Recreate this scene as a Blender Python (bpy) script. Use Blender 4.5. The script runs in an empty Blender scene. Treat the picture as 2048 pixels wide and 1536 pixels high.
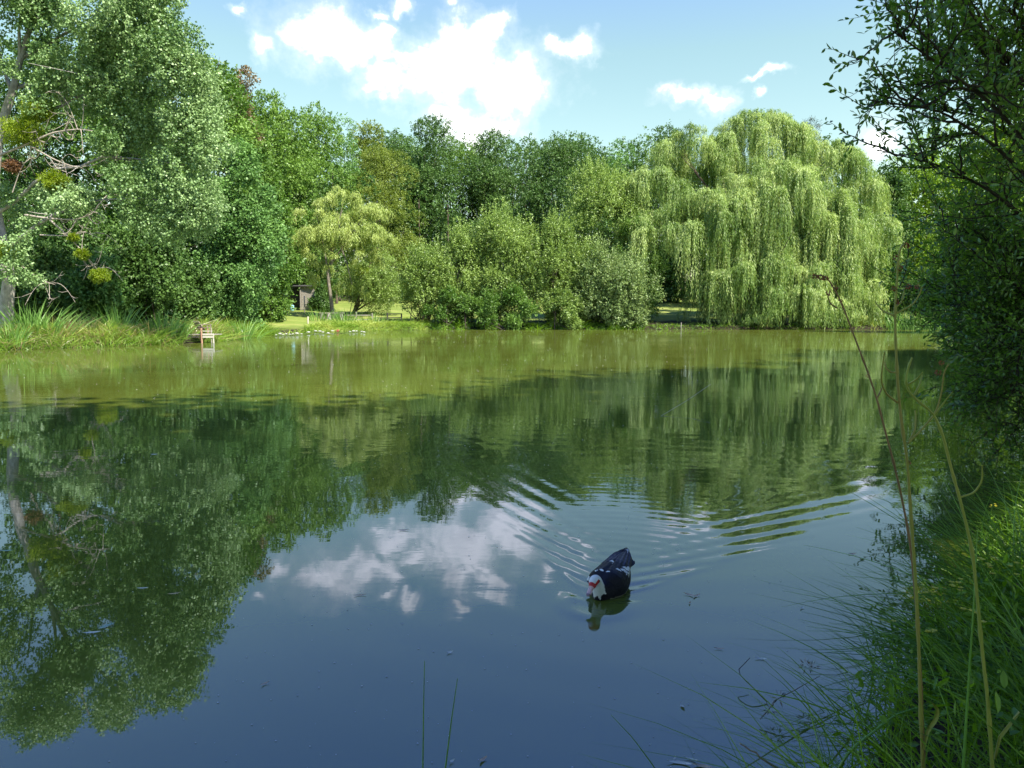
import bpy, math, random
import numpy as np
from mathutils import Vector
PI = math.pi
R = math.radians
sc = bpy.context.scene
COL = sc.collection

# ------------------------------------------------------------------ view geometry
H_CAM, F_PX, PITCH = 1.6, 1500.0, R(5.3)
CT, ST = math.cos(PITCH), math.sin(PITCH)

def ray(px, py):
    X, U, Z = px - 1024.0, 768.0 - py, F_PX
    return np.array([X, Z * CT + U * ST, U * CT - Z * ST])

def at(px, py, Y):
    """world point seen at photo pixel (px, py) at forward distance Y"""
    d = ray(px, py)
    return np.array([0, 0, H_CAM]) + d * (Y / d[1])

def on_water(px, py, z=0.0):
    d = ray(px, py)
    t = (z - H_CAM) / d[2]
    return np.array([d[0] * t, d[1] * t, z])

def nrm(a):
    return a / np.maximum(np.linalg.norm(a, axis=-1, keepdims=True), 1e-9)

def runit(rng, n):
    return nrm(rng.normal(size=(n, 3)))

# ------------------------------------------------------------------ mesh builder
class MB:
    def __init__(self):
        self.v = []; self.q = []; self.t = []; self.qv = []; self.tv = []; self.qm = []; self.tm = []; self.n = 0

    def add(self, v, f, var=0.5, mi=0):
        v = np.asarray(v, float).reshape(-1, 3)
        f = np.asarray(f, int)
        if f.size == 0:
            return
        m = len(f)
        va = np.full(m, var, float) if np.isscalar(var) else np.asarray(var, float)
        ma = np.full(m, mi, int) if np.isscalar(mi) else np.asarray(mi, int)
        self.v.append(v)
        if f.shape[1] == 4:
            self.q.append(f + self.n); self.qv.append(va); self.qm.append(ma)
        else:
            self.t.append(f + self.n); self.tv.append(va); self.tm.append(ma)
        self.n += len(v)

    def tube(self, pts, rad, sides=6, var=0.5, mi=0, cap=True):
        pts = np.asarray(pts, float); k = len(pts)
        rad = np.broadcast_to(np.asarray(rad, float), (k,))
        tan = nrm(np.gradient(pts, axis=0))
        ref = np.array([0.31, 0.17, 0.93]) if abs(tan[:, 2]).mean() < 0.8 else np.array([1.0, 0.1, 0.05])
        s = nrm(np.cross(tan, ref)); b = np.cross(tan, s)
        a = np.arange(sides) * 2 * PI / sides
        ring = pts[:, None] + rad[:, None, None] * (np.cos(a)[None, :, None] * s[:, None] + np.sin(a)[None, :, None] * b[:, None])
        v = ring.reshape(-1, 3)
        i = np.arange(k - 1)[:, None] * sides; j = np.arange(sides)[None]; j2 = (j + 1) % sides
        f = np.stack([i + j, i + j2, i + sides + j2, i + sides + j], -1).reshape(-1, 4)
        self.add(v, f, var, mi)
        if cap:
            for e, o in ((0, -1), (k - 1, 1)):
                c = ring[e]; vv = np.vstack([c, pts[e]])
                ff = [[sides, x, (x + 1) % sides] if o > 0 else [sides, (x + 1) % sides, x] for x in range(sides)]
                self.add(vv, ff, var, mi)

    def box(self, c, size, rot=0.0, tilt=(0, 0), var=0.5, mi=0):
        """rot about z, tilt about x then y"""
        hx, hy, hz = np.array(size) / 2
        v = np.array([[x, y, z] for x in (-hx, hx) for y in (-hy, hy) for z in (-hz, hz)])
        ax, ay = tilt
        Rx = np.array([[1, 0, 0], [0, math.cos(ax), -math.sin(ax)], [0, math.sin(ax), math.cos(ax)]])
        Ry = np.array([[math.cos(ay), 0, math.sin(ay)], [0, 1, 0], [-math.sin(ay), 0, math.cos(ay)]])
        Rz = np.array([[math.cos(rot), -math.sin(rot), 0], [math.sin(rot), math.cos(rot), 0], [0, 0, 1]])
        v = v @ (Rz @ Ry @ Rx).T + np.asarray(c)
        f = [[0, 1, 3, 2], [4, 6, 7, 5], [0, 4, 5, 1], [2, 3, 7, 6], [0, 2, 6, 4], [1, 5, 7, 3]]
        self.add(v, f, var, mi)

    def leaves(self, P, D, N, L, W, var=0.5, mi=0, fold=0.18):
        n = len(P); D = nrm(D); S = nrm(np.cross(D, N)); N2 = np.cross(S, D)
        L = np.broadcast_to(np.asarray(L, float), (n,))[:, None]; W = np.broadcast_to(np.asarray(W, float), (n,))[:, None]
        v = np.empty((n, 4, 3))
        v[:, 0] = P
        v[:, 1] = P + D * L * .45 + S * W * .5 + N2 * W * fold
        v[:, 2] = P + D * L - N2 * L * .06
        v[:, 3] = P + D * L * .45 - S * W * .5 + N2 * W * fold
        self.add(v.reshape(-1, 3), np.arange(4 * n).reshape(n, 4), var, mi)

    def leaves6(self, P, D, N, L, W, var=0.5, mi=0):
        """bigger leaf: two halves folded along the midrib, curved tip"""
        n = len(P); D = nrm(D); S = nrm(np.cross(D, N)); N2 = np.cross(S, D)
        L = np.broadcast_to(np.asarray(L, float), (n,))[:, None]; W = np.broadcast_to(np.asarray(W, float), (n,))[:, None]
        v = np.empty((n, 6, 3))
        v[:, 0] = P
        v[:, 1] = P + D * L * .3 + S * W * .42 + N2 * W * .12
        v[:, 2] = P + D * L * .68 + S * W * .46 + N2 * W * .1 - N2 * L * .03
        v[:, 3] = P + D * L - N2 * L * .1
        v[:, 4] = P + D * L * .68 - S * W * .46 + N2 * W * .1 - N2 * L * .03
        v[:, 5] = P + D * L * .3 - S * W * .42 + N2 * W * .12
        b = np.arange(n)[:, None] * 6
        f = np.concatenate([b + np.array([[0, 1, 2, 3]]), b + np.array([[0, 3, 4, 5]])])
        var = np.broadcast_to(np.asarray(var, float), (n,))
        self.add(v.reshape(-1, 3), f, np.concatenate([var, var]), mi)

    def blades(self, P, D0, bend, L, W, seg=4, var=0.5, mi=0, face=None):
        """grass blades: root P, start direction D0, bend = vector added towards the tip"""
        n = len(P); D0 = nrm(D0)
        L = np.broadcast_to(np.asarray(L, float), (n,))[:, None]; W = np.broadcast_to(np.asarray(W, float), (n,))[:, None]
        S = nrm(np.cross(D0, face)) if face is not None else nrm(np.cross(D0, runit(np.random.default_rng(n), n)))
        ts = np.linspace(0, 1, seg + 1)
        v = np.empty((n, seg + 1, 2, 3))
        for i, t in enumerate(ts):
            c = P + D0 * L * t + bend * L * t * t
            w = W * .5 * (1 - t ** 2.2 * .96) * (.75 + .25 * min(1, t * 5))
            v[:, i, 0] = c - S * w; v[:, i, 1] = c + S * w
        b = np.arange(n)[:, None] * (2 * (seg + 1))
        f = np.concatenate([b + np.array([[2 * i, 2 * i + 1, 2 * i + 3, 2 * i + 2]]) for i in range(seg)])
        var = np.broadcast_to(np.asarray(var, float), (n,))
        self.add(v.reshape(-1, 3), f, np.tile(var, seg), mi)

    def build(self, name, mats, parent=None, origin=(0, 0, 0), smooth=True):
        v = np.concatenate(self.v) - np.asarray(origin, float)
        me = bpy.data.meshes.new(name)
        me.vertices.add(len(v)); me.vertices.foreach_set('co', v.astype(np.float32).ravel())
        q = np.concatenate(self.q) if self.q else np.zeros((0, 4), int)
        t = np.concatenate(self.t) if self.t else np.zeros((0, 3), int)
        loops = np.concatenate([q.ravel(), t.ravel()]).astype(np.int32)
        me.loops.add(len(loops)); me.loops.foreach_set('vertex_index', loops)
        npoly = len(q) + len(t)
        me.polygons.add(npoly)
        starts = np.concatenate([np.arange(len(q)) * 4, len(q) * 4 + np.arange(len(t)) * 3]).astype(np.int32)
        me.polygons.foreach_set('loop_start', starts)
        mi = np.concatenate(self.qm + self.tm).astype(np.int32)
        me.polygons.foreach_set('material_index', mi)
        me.polygons.foreach_set('use_smooth', np.full(npoly, smooth))
        at_ = me.attributes.new('tint', 'FLOAT', 'FACE')
        at_.data.foreach_set('value', np.concatenate(self.qv + self.tv).astype(np.float32))
        me.update(calc_edges=True)
        for m in (mats if isinstance(mats, (list, tuple)) else [mats]):
            me.materials.append(m)
        o = bpy.data.objects.new(name, me); COL.objects.link(o)
        if parent is not None:
            o.parent = parent
        else:
            o.location = origin
        return o

def tag(o, label=None, cat=None, group=None, kind=None):
    if label: o['label'] = label
    if cat: o['category'] = cat
    if group: o['group'] = group
    if kind: o['kind'] = kind
    return o

def empty(name, loc, label, cat, group=None):
    o = bpy.data.objects.new(name, None); COL.objects.link(o); o.location = loc
    o.empty_display_size = .2
    return tag(o, label, cat, group)

# ------------------------------------------------------------------ materials
def newmat(name):
    m = bpy.data.materials.new(name); m.use_nodes = True
    nt = m.node_tree; nt.nodes.clear()
    out = nt.nodes.new('ShaderNodeOutputMaterial')
    return m, nt, out

def N(nt, kind, **kw):
    n = nt.nodes.new(kind)
    for k, v in kw.items():
        if k.startswith('i_'):
            n.inputs[k[2:].replace('_', ' ')].default_value = v
        else:
            setattr(n, k, v)
    return n

def rgba(c): return (c[0], c[1], c[2], 1.0)

def ramp_tint(nt, a, b, scale=.35, c=None):
    """colour from the per-leaf tint and a slow noise over the plant"""
    L = nt.links
    att = N(nt, 'ShaderNodeAttribute', attribute_name='tint')
    tc = N(nt, 'ShaderNodeTexCoord')
    no = N(nt, 'ShaderNodeTexNoise'); no.inputs['Scale'].default_value = scale; no.inputs['Detail'].default_value = 2
    L.new(tc.outputs['Object'], no.inputs['Vector'])
    ad = N(nt, 'ShaderNodeMath', operation='MULTIPLY_ADD'); ad.inputs[1].default_value = 1.5; ad.inputs[2].default_value = -.75
    L.new(no.outputs['Fac'], ad.inputs[0])
    su = N(nt, 'ShaderNodeMath', operation='ADD', use_clamp=True)
    L.new(att.outputs['Fac'], su.inputs[0]); L.new(ad.outputs[0], su.inputs[1])
    cr = N(nt, 'ShaderNodeValToRGB')
    cr.color_ramp.elements[0].color = rgba(a); cr.color_ramp.elements[1].color = rgba(b)
    if c is not None:
        e = cr.color_ramp.elements.new(.5); e.color = rgba(c)
    L.new(su.outputs[0], cr.inputs[0])
    return cr.outputs[0]

def leaf_mat(name, a, b, trans=.35, gloss=.06, rough=.45, scale=.35, c=None):
    m, nt, out = newmat(name); L = nt.links
    col = ramp_tint(nt, a, b, scale, c)
    di = N(nt, 'ShaderNodeBsdfDiffuse'); tr = N(nt, 'ShaderNodeBsdfTranslucent'); gl = N(nt, 'ShaderNodeBsdfGlossy')
    gl.inputs['Roughness'].default_value = rough
    gl.inputs['Color'].default_value = (1, 1, .95, 1)
    hs = N(nt, 'ShaderNodeHueSaturation'); hs.inputs['Hue'].default_value = .495; hs.inputs['Saturation'].default_value = 1.1; hs.inputs['Value'].default_value = 1.25
    L.new(col, di.inputs['Color']); L.new(col, hs.inputs['Color']); L.new(hs.outputs[0], tr.inputs['Color'])
    m1 = N(nt, 'ShaderNodeMixShader'); m1.inputs[0].default_value = trans
    L.new(di.outputs[0], m1.inputs[1]); L.new(tr.outputs[0], m1.inputs[2])
    m2 = N(nt, 'ShaderNodeMixShader'); m2.inputs[0].default_value = gloss
    L.new(m1.outputs[0], m2.inputs[1]); L.new(gl.outputs[0], m2.inputs[2])
    L.new(m2.outputs[0], out.inputs['Surface'])
    return m

def plain_mat(name, a, b, scale=6.0, rough=.7, bump=.3, stretch=(1, 1, 1), spec=.3, detail=5):
    m, nt, out = newmat(name); L = nt.links
    tc = N(nt, 'ShaderNodeTexCoord'); mp = N(nt, 'ShaderNodeMapping'); mp.inputs['Scale'].default_value = stretch
    L.new(tc.outputs['Object'], mp.inputs['Vector'])
    no = N(nt, 'ShaderNodeTexNoise'); no.inputs['Scale'].default_value = scale; no.inputs['Detail'].default_value = detail
    no.inputs['Roughness'].default_value = .65
    L.new(mp.outputs[0], no.inputs['Vector'])
    cr = N(nt, 'ShaderNodeValToRGB'); cr.color_ramp.elements[0].position = .3; cr.color_ramp.elements[1].position = .7
    cr.color_ramp.elements[0].color = rgba(a); cr.color_ramp.elements[1].color = rgba(b)
    L.new(no.outputs['Fac'], cr.inputs[0])
    bs = N(nt, 'ShaderNodeBsdfPrincipled'); bs.inputs['Roughness'].default_value = rough
    bs.inputs['Specular IOR Level'].default_value = spec
    L.new(cr.outputs[0], bs.inputs['Base Color'])
    if bump:
        bu = N(nt, 'ShaderNodeBump'); bu.inputs['Strength'].default_value = bump; bu.inputs['Distance'].default_value = .03
        L.new(no.outputs['Fac'], bu.inputs['Height']); L.new(bu.outputs[0], bs.inputs['Normal'])
    L.new(bs.outputs[0], out.inputs['Surface'])
    return m

M = {}
M['bark'] = plain_mat('brown_bark', (.05, .035, .022), (.16, .12, .085), 9, .9, .6, (1, 1, .25))
M['grey_bark'] = plain_mat('grey_bark', (.16, .145, .125), (.42, .39, .34), 7, .85, .5, (1, 1, .5))
M['willow_bark'] = plain_mat('willow_bark', (.09, .075, .055), (.24, .21, .165), 7, .85, .5, (1, 1, .5))
M['twig'] = plain_mat('dead_twig', (.2, .17, .13), (.42, .37, .3), 8, .85, .2)
M['dark_twig'] = plain_mat('dark_twig', (.025, .02, .014), (.07, .055, .04), 8, .85, .2)
#                                   dark            light
M['poplar'] = leaf_mat('poplar_leaf', (.08, .16, .04), (.33, .46, .19), .22, .03, .5, .3, (.17, .28, .085))
M['deep'] = leaf_mat('deep_green_leaf', (.03, .08, .015), (.125, .22, .052), .3, .015)
M['blue'] = leaf_mat('blue_green_leaf', (.055, .135, .032), (.19, .34, .085), .3, .015)
M['mid'] = leaf_mat('mid_green_leaf', (.06, .135, .018), (.185, .305, .06), .35, .015)
M['yellow'] = leaf_mat('yellow_green_leaf', (.09, .17, .014), (.26, .40, .05), .38, .015)
M['olive'] = leaf_mat('olive_leaf', (.075, .125, .014), (.225, .285, .055), .35, .015)
M['oak'] = leaf_mat('oak_leaf', (.03, .078, .016), (.115, .205, .05), .28, .015)
M['pale'] = leaf_mat('pale_willow_leaf', (.19, .27, .04), (.44, .52, .15), .38, .02)
M['willow'] = leaf_mat('willow_leaf', (.10, .185, .03), (.42, .52, .16), .36, .025, .5, .25, (.22, .33, .07))
M['sallow'] = leaf_mat('sallow_leaf', (.085, .155, .022), (.255, .36, .085), .33, .02)
M['grey_sallow'] = leaf_mat('grey_sallow_leaf', (.09, .155, .035), (.27, .36, .12), .3, .02)
M['russet'] = leaf_mat('russet_leaf', (.07, .075, .02), (.20, .14, .05), .3, .05)
M['pine'] = leaf_mat('pine_needle', (.018, .04, .02), (.05, .085, .04), .1, .05)
M['near'] = leaf_mat('near_sallow_leaf', (.06, .145, .016), (.20, .36, .05), .48, .05, .35, .6)
M['mistletoe'] = leaf_mat('mistletoe_leaf', (.11, .19, .012), (.26, .34, .025), .4, .02)
M['dead'] = leaf_mat('dead_leaf', (.13, .065, .025), (.26, .14, .06), .3, .04)
M['grass'] = leaf_mat('long_grass_blade', (.11, .20, .018), (.38, .44, .09), .38, .02, .5, .25, (.20, .33, .04))
M['iris'] = leaf_mat('iris_blade', (.075, .175, .025), (.24, .41, .085), .35, .03, .4, .5)
M['sedge'] = leaf_mat('golden_sedge_blade', (.19, .17, .05), (.34, .28, .10), .35, .07)
M['near_grass'] = leaf_mat('near_grass_blade', (.055, .14, .008), (.23, .40, .04), .40, .03, .4, 1.2)
M['rush'] = leaf_mat('rush_stem', (.07, .20, .025), (.24, .46, .06), .3, .06, .35, 1.2)
M['dock'] = plain_mat('dock_stem', (.26, .30, .05), (.30, .19, .06), 3.5, .5, .1, (1, 1, .6), .4)
M['dock_green'] = plain_mat('dock_stem_green', (.22, .27, .04), (.34, .32, .07), 4, .5, .1, (1, 1, .6), .4)
M['dock_brown'] = plain_mat('dock_stem_brown', (.15, .09, .04), (.30, .17, .08), 5, .5, .1, (1, 1, .6), .4)
M['seed'] = leaf_mat('dock_seed', (.22, .07, .025), (.38, .16, .07), .3, .05)
M['flower'] = leaf_mat('yellow_petal', (.62, .55, .03), (.75, .68, .06), .3, .05)
M['wood_grey'] = plain_mat('weathered_wood', (.17, .15, .12), (.36, .33, .27), 5, .85, .3, (1, 1, 8))
M['wood_pale'] = plain_mat('pale_plank', (.36, .33, .25), (.54, .50, .39), 6, .8, .2, (1, 8, 8))
M['wood_brown'] = plain_mat('brown_board', (.13, .08, .05), (.25, .165, .105), 5, .85, .3, (1, 1, 6))
M['wood_red'] = plain_mat('reddish_post', (.24, .13, .08), (.42, .25, .16), 6, .8, .3, (1, 1, 5))
M['wood_dark'] = plain_mat('dark_timber', (.03, .03, .022), (.07, .065, .05), 5, .85, .3, (1, 1, 6))
M['chair'] = plain_mat('chair_slat', (.13, .10, .075), (.27, .22, .17), 7, .75, .25, (1, 6, 1))
M['barrel'] = plain_mat('blue_plastic', (.16, .34, .36), (.24, .44, .45), 4, .4, .05)
M['roof_dark'] = plain_mat('dark_roof_sheet', (.03, .03, .028), (.07, .065, .06), 4, .7, .2)
M['lily_white'] = plain_mat('lily_petal', (.74, .74, .66), (.82, .82, .76), 8, .5, .05)
M['lily_pink'] = plain_mat('pink_lily_petal', (.62, .16, .16), (.72, .28, .26), 8, .5, .05)
M['pad'] = plain_mat('lily_pad', (.07, .13, .025), (.15, .22, .06), 4, .35, .1, spec=.5)
M['float_pale'] = plain_mat('pale_floating_leaf', (.55, .54, .42), (.75, .73, .60), 12, .5, .2)
M['float_brown'] = plain_mat('brown_floating_leaf', (.42, .28, .16), (.62, .46, .30), 12, .5, .2)
M['float_green'] = plain_mat('green_floating_leaf', (.22, .34, .22), (.34, .46, .32), 12, .5, .2)
M['speck'] = plain_mat('pollen_speck', (.5, .5, .42), (.62, .62, .54), 5, .7, 0)
M['line'] = plain_mat('thin_line', (.3, .3, .28), (.4, .4, .38), 5, .5, 0)

# ------------------------------------------------------------------ terrain
POND = np.array([(-46, 6), (-38, 20), (-29.5, 28), (-23, 33.5), (-19.8, 38), (-17.8, 42), (-18.2, 50), (-18.9, 57), (-18.7, 65), (-16.4, 72),
                 (-12.5, 77.4), (-8, 79.4), (0, 80), (10, 79), (20, 79.6), (30, 80.6), (40, 80), (47, 75), (46, 66), (36, 48), (24, 32),
                 (15, 21), (9.3, 13), (6.0, 8.4), (4.0, 5.7), (2.5, 4.1), (1.5, 3.0), (.95, 2.2), (.1, 1.75), (-3, 1.5), (-10, .8), (-25, -1), (-40, 1)], float)

def pond_sd(x, y):
    """signed distance to the pond edge, positive on land"""
    x = np.asarray(x, float); y = np.asarray(y, float)
    best = np.full(x.shape, 1e9); inside = np.zeros(x.shape, bool)
    n = len(POND)
    for i in range(n):
        ax, ay = POND[i]; bx, by = POND[(i + 1) % n]
        dx, dy = bx - ax, by - ay
        t = np.clip(((x - ax) * dx + (y - ay) * dy) / (dx * dx + dy * dy), 0, 1)
        best = np.minimum(best, np.hypot(x - ax - t * dx, y - ay - t * dy))
        c = ((ay > y) != (by > y)) & (x < (bx - ax) * (y - ay) / ((by - ay) if by != ay else 1e-9) + ax)
        inside ^= c
    return np.where(inside, -best, best)

def ground_z(x, y):
    x = np.asarray(x, float); y = np.asarray(y, float)
    s = pond_sd(x, y)
    wob = .05 * np.sin(x * 1.7 + y * .6) + .04 * np.sin(y * 2.3 - x * .9)
    k = np.clip((s + .25) / .8, 0, 1); k = k * k * (3 - 2 * k)
    land = .30 + .075 * np.minimum(np.maximum(s, 0), 160) + wob * np.clip(s, 0, 1)
    bed = -.12 + .45 * np.maximum(s, -2.0)
    return np.where(s > -.25, (1 - k) * -.2 + k * land, np.minimum(bed, -.2))

def gz(x, y): return float(ground_z(np.array([x]), np.array([y]))[0])

def build_ground():
    def axis(lo, a, b, hi, fine, grow=1.35):
        core = list(np.arange(a, b + 1e-6, fine)); s = fine
        left = []; p = a
        while p > lo: s *= grow; p -= s; left.append(p)
        right = []; p = core[-1]; s = fine
        while p < hi: s *= grow; p += s; right.append(p)
        return np.array(left[::-1] + core + right)
    xs = axis(-600, -32, 50, 600, .5); ys = axis(-400, -2, 100, 900, .5)
    X, Y = np.meshgrid(xs, ys); Z = ground_z(X, Y)
    nx, ny = len(xs), len(ys)
    i = np.arange(ny - 1)[:, None] * nx + np.arange(nx - 1)[None]
    f = np.stack([i, i + 1, i + nx + 1, i + nx], -1).reshape(-1, 4)
    mb = MB(); mb.add(np.stack([X, Y, Z], -1).reshape(-1, 3), f)
    m, nt, out = newmat('meadow_ground'); L = nt.links
    ge = N(nt, 'ShaderNodeNewGeometry')
    n1 = N(nt, 'ShaderNodeTexNoise'); n1.inputs['Scale'].default_value = .22; n1.inputs['Detail'].default_value = 6; n1.inputs['Roughness'].default_value = .7
    n2 = N(nt, 'ShaderNodeTexNoise'); n2.inputs['Scale'].default_value = 9; n2.inputs['Detail'].default_value = 4
    L.new(ge.outputs['Position'], n1.inputs['Vector']); L.new(ge.outputs['Position'], n2.inputs['Vector'])
    cr = N(nt, 'ShaderNodeValToRGB'); e = cr.color_ramp.elements
    e[0].position = .3; e[0].color = (.12, .17, .03, 1); e[1].position = .72; e[1].color = (.28, .28, .085, 1)
    x = e.new(.5); x.color = (.17, .215, .045, 1)
    L.new(n1.outputs['Fac'], cr.inputs[0])
    mx = N(nt, 'ShaderNodeMix', data_type='RGBA', blend_type='MULTIPLY'); mx.inputs['Factor'].default_value = .6
    L.new(cr.outputs[0], mx.inputs['A'])
    c2 = N(nt, 'ShaderNodeValToRGB'); c2.color_ramp.elements[0].color = (.45, .5, .4, 1); c2.color_ramp.elements[1].color = (1.2, 1.2, 1.1, 1)
    L.new(n2.outputs['Fac'], c2.inputs[0]); L.new(c2.outputs[0], mx.inputs['B'])
    # bare mud near the waterline, darkened to put shrub shade into its colour
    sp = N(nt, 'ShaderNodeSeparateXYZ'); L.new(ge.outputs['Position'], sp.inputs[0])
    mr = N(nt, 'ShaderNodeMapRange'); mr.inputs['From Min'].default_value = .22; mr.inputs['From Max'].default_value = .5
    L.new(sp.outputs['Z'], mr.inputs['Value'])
    mud_shade = N(nt, 'ShaderNodeMix', data_type='RGBA'); mud_shade.inputs['A'].default_value = (.02, .016, .010, 1)
    L.new(mr.outputs[0], mud_shade.inputs['Factor']); L.new(mx.outputs['Result'], mud_shade.inputs['B'])
    # bare leaf-littered earth under the sallows and the willow, darkened to paint in their shade
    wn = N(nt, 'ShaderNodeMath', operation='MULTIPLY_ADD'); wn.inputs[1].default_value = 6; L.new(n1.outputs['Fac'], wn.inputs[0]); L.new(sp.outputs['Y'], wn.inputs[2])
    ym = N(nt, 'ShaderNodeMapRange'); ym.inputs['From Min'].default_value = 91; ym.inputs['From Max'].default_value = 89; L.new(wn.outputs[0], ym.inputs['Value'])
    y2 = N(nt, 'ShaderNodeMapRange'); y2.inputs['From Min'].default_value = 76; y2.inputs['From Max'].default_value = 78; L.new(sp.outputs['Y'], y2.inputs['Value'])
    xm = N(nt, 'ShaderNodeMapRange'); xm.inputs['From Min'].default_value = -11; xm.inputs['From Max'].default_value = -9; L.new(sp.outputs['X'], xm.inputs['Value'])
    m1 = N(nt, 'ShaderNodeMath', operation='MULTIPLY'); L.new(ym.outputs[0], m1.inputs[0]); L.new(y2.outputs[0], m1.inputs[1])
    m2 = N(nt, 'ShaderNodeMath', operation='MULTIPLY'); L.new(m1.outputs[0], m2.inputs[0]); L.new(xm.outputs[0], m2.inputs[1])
    soil_shade = N(nt, 'ShaderNodeMix', data_type='RGBA'); soil_shade.inputs['B'].default_value = (.024, .018, .011, 1)
    L.new(m2.outputs[0], soil_shade.inputs['Factor']); L.new(mud_shade.outputs['Result'], soil_shade.inputs['A'])
    bs = N(nt, 'ShaderNodeBsdfPrincipled'); bs.inputs['Roughness'].default_value = .9; bs.inputs['Specular IOR Level'].default_value = .15
    L.new(soil_shade.outputs['Result'], bs.inputs['Base Color'])
    bu = N(nt, 'ShaderNodeBump'); bu.inputs['Strength'].default_value = .7; bu.inputs['Distance'].default_value = .08
    L.new(n2.outputs['Fac'], bu.inputs['Height']); L.new(bu.outputs[0], bs.inputs['Normal'])
    L.new(bs.outputs[0], out.inputs['Surface'])
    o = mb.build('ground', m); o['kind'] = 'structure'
    # leaf-littered earth under the willow and shrubs, shade painted into this sheet
    return o
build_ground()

# ------------------------------------------------------------------ water
DUCK = np.array([.565, 4.24]); AXIS = nrm(np.array([.30, .95]))      # axis points behind the duck
def wave_height(x, y):
    rx, ry = x - (DUCK[0] - .10), y - (DUCK[1] - .22)
    a = rx * AXIS[0] + ry * AXIS[1]; b = rx * AXIS[1] - ry * AXIS[0]       # behind, to the right
    r = np.hypot(a, b) + 1e-6
    ang = np.degrees(np.arctan2(b, a))
    z = np.zeros_like(x)
    wob = .35 * np.sin(1.3 * x + .7 * y) + .3 * np.sin(.9 * y - 1.9 * x + 1.0)
    for s in (1, -1):
        th = ang * s
        c = R(56)                                                       # crests swing out 56 deg from the axis
        u = a * math.sin(c) - s * b * math.cos(c)                        # distance across the crests
        lam = .10 + .040 * np.clip(r, 0, 5)
        env = np.exp(-((th - 25) / 13.0) ** 2) * (1 / (1 + np.exp((th - 35) / 1.6)))
        dec = np.clip(r / .2, 0, 1) * np.exp(-r / 2.3) * 1.35
        ph = 2 * PI * u / lam + wob
        slope = (.100 if s < 0 else .088) * (.62 + .38 * np.sin(1.9 * a + 2.7 * b + s) * np.sin(3.1 * b - 1.2 * a + 2))
        ph = ph + .5 * np.sin(2.3 * x - 1.1 * y)
        z += slope * lam / (2 * PI) * env * dec * (np.sin(ph) + .12 * np.sin(2 * ph + 1))
        z += .0019 * np.exp(-((th - 33) / 2.4) ** 2) * np.clip(r / .4, 0, 1) * np.exp(-r / 1.6)   # crisp leading edge of the V
    # transverse waves inside the V
    env = np.exp(-(ang / 24) ** 2) * np.clip((r - .4) / .4, 0, 1) * np.exp(-r / 2.0)
    z += .0005 * env * np.sin(2 * PI * r / .15 + wob)
    # bow wave hugging the breast
    front = np.exp(-((r - .16) / .07) ** 2) * (np.abs(ang) > 60)
    z += .004 * front
    # older faint rings spreading out to the far right and left
    r2 = np.hypot(x - 1.3, (y - 6.2))
    z += .0003 * np.exp(-((r2 - 2.6) / 1.5) ** 2) * np.sin(2 * PI * r2 / .42 + 1.4 * wob)
    # slow swell
    z += .0011 * np.sin(2.1 * x + .8 * y + wob) * np.sin(1.6 * y - .5 * x + .6)
    z += .0002 * np.sin(7.3 * y + 2.2 * x + 2 * wob) * np.sin(1.1 * x + .3 * y)
    return z * np.clip(1.0 - (y - 18) / 18, 0, 1)

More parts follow.
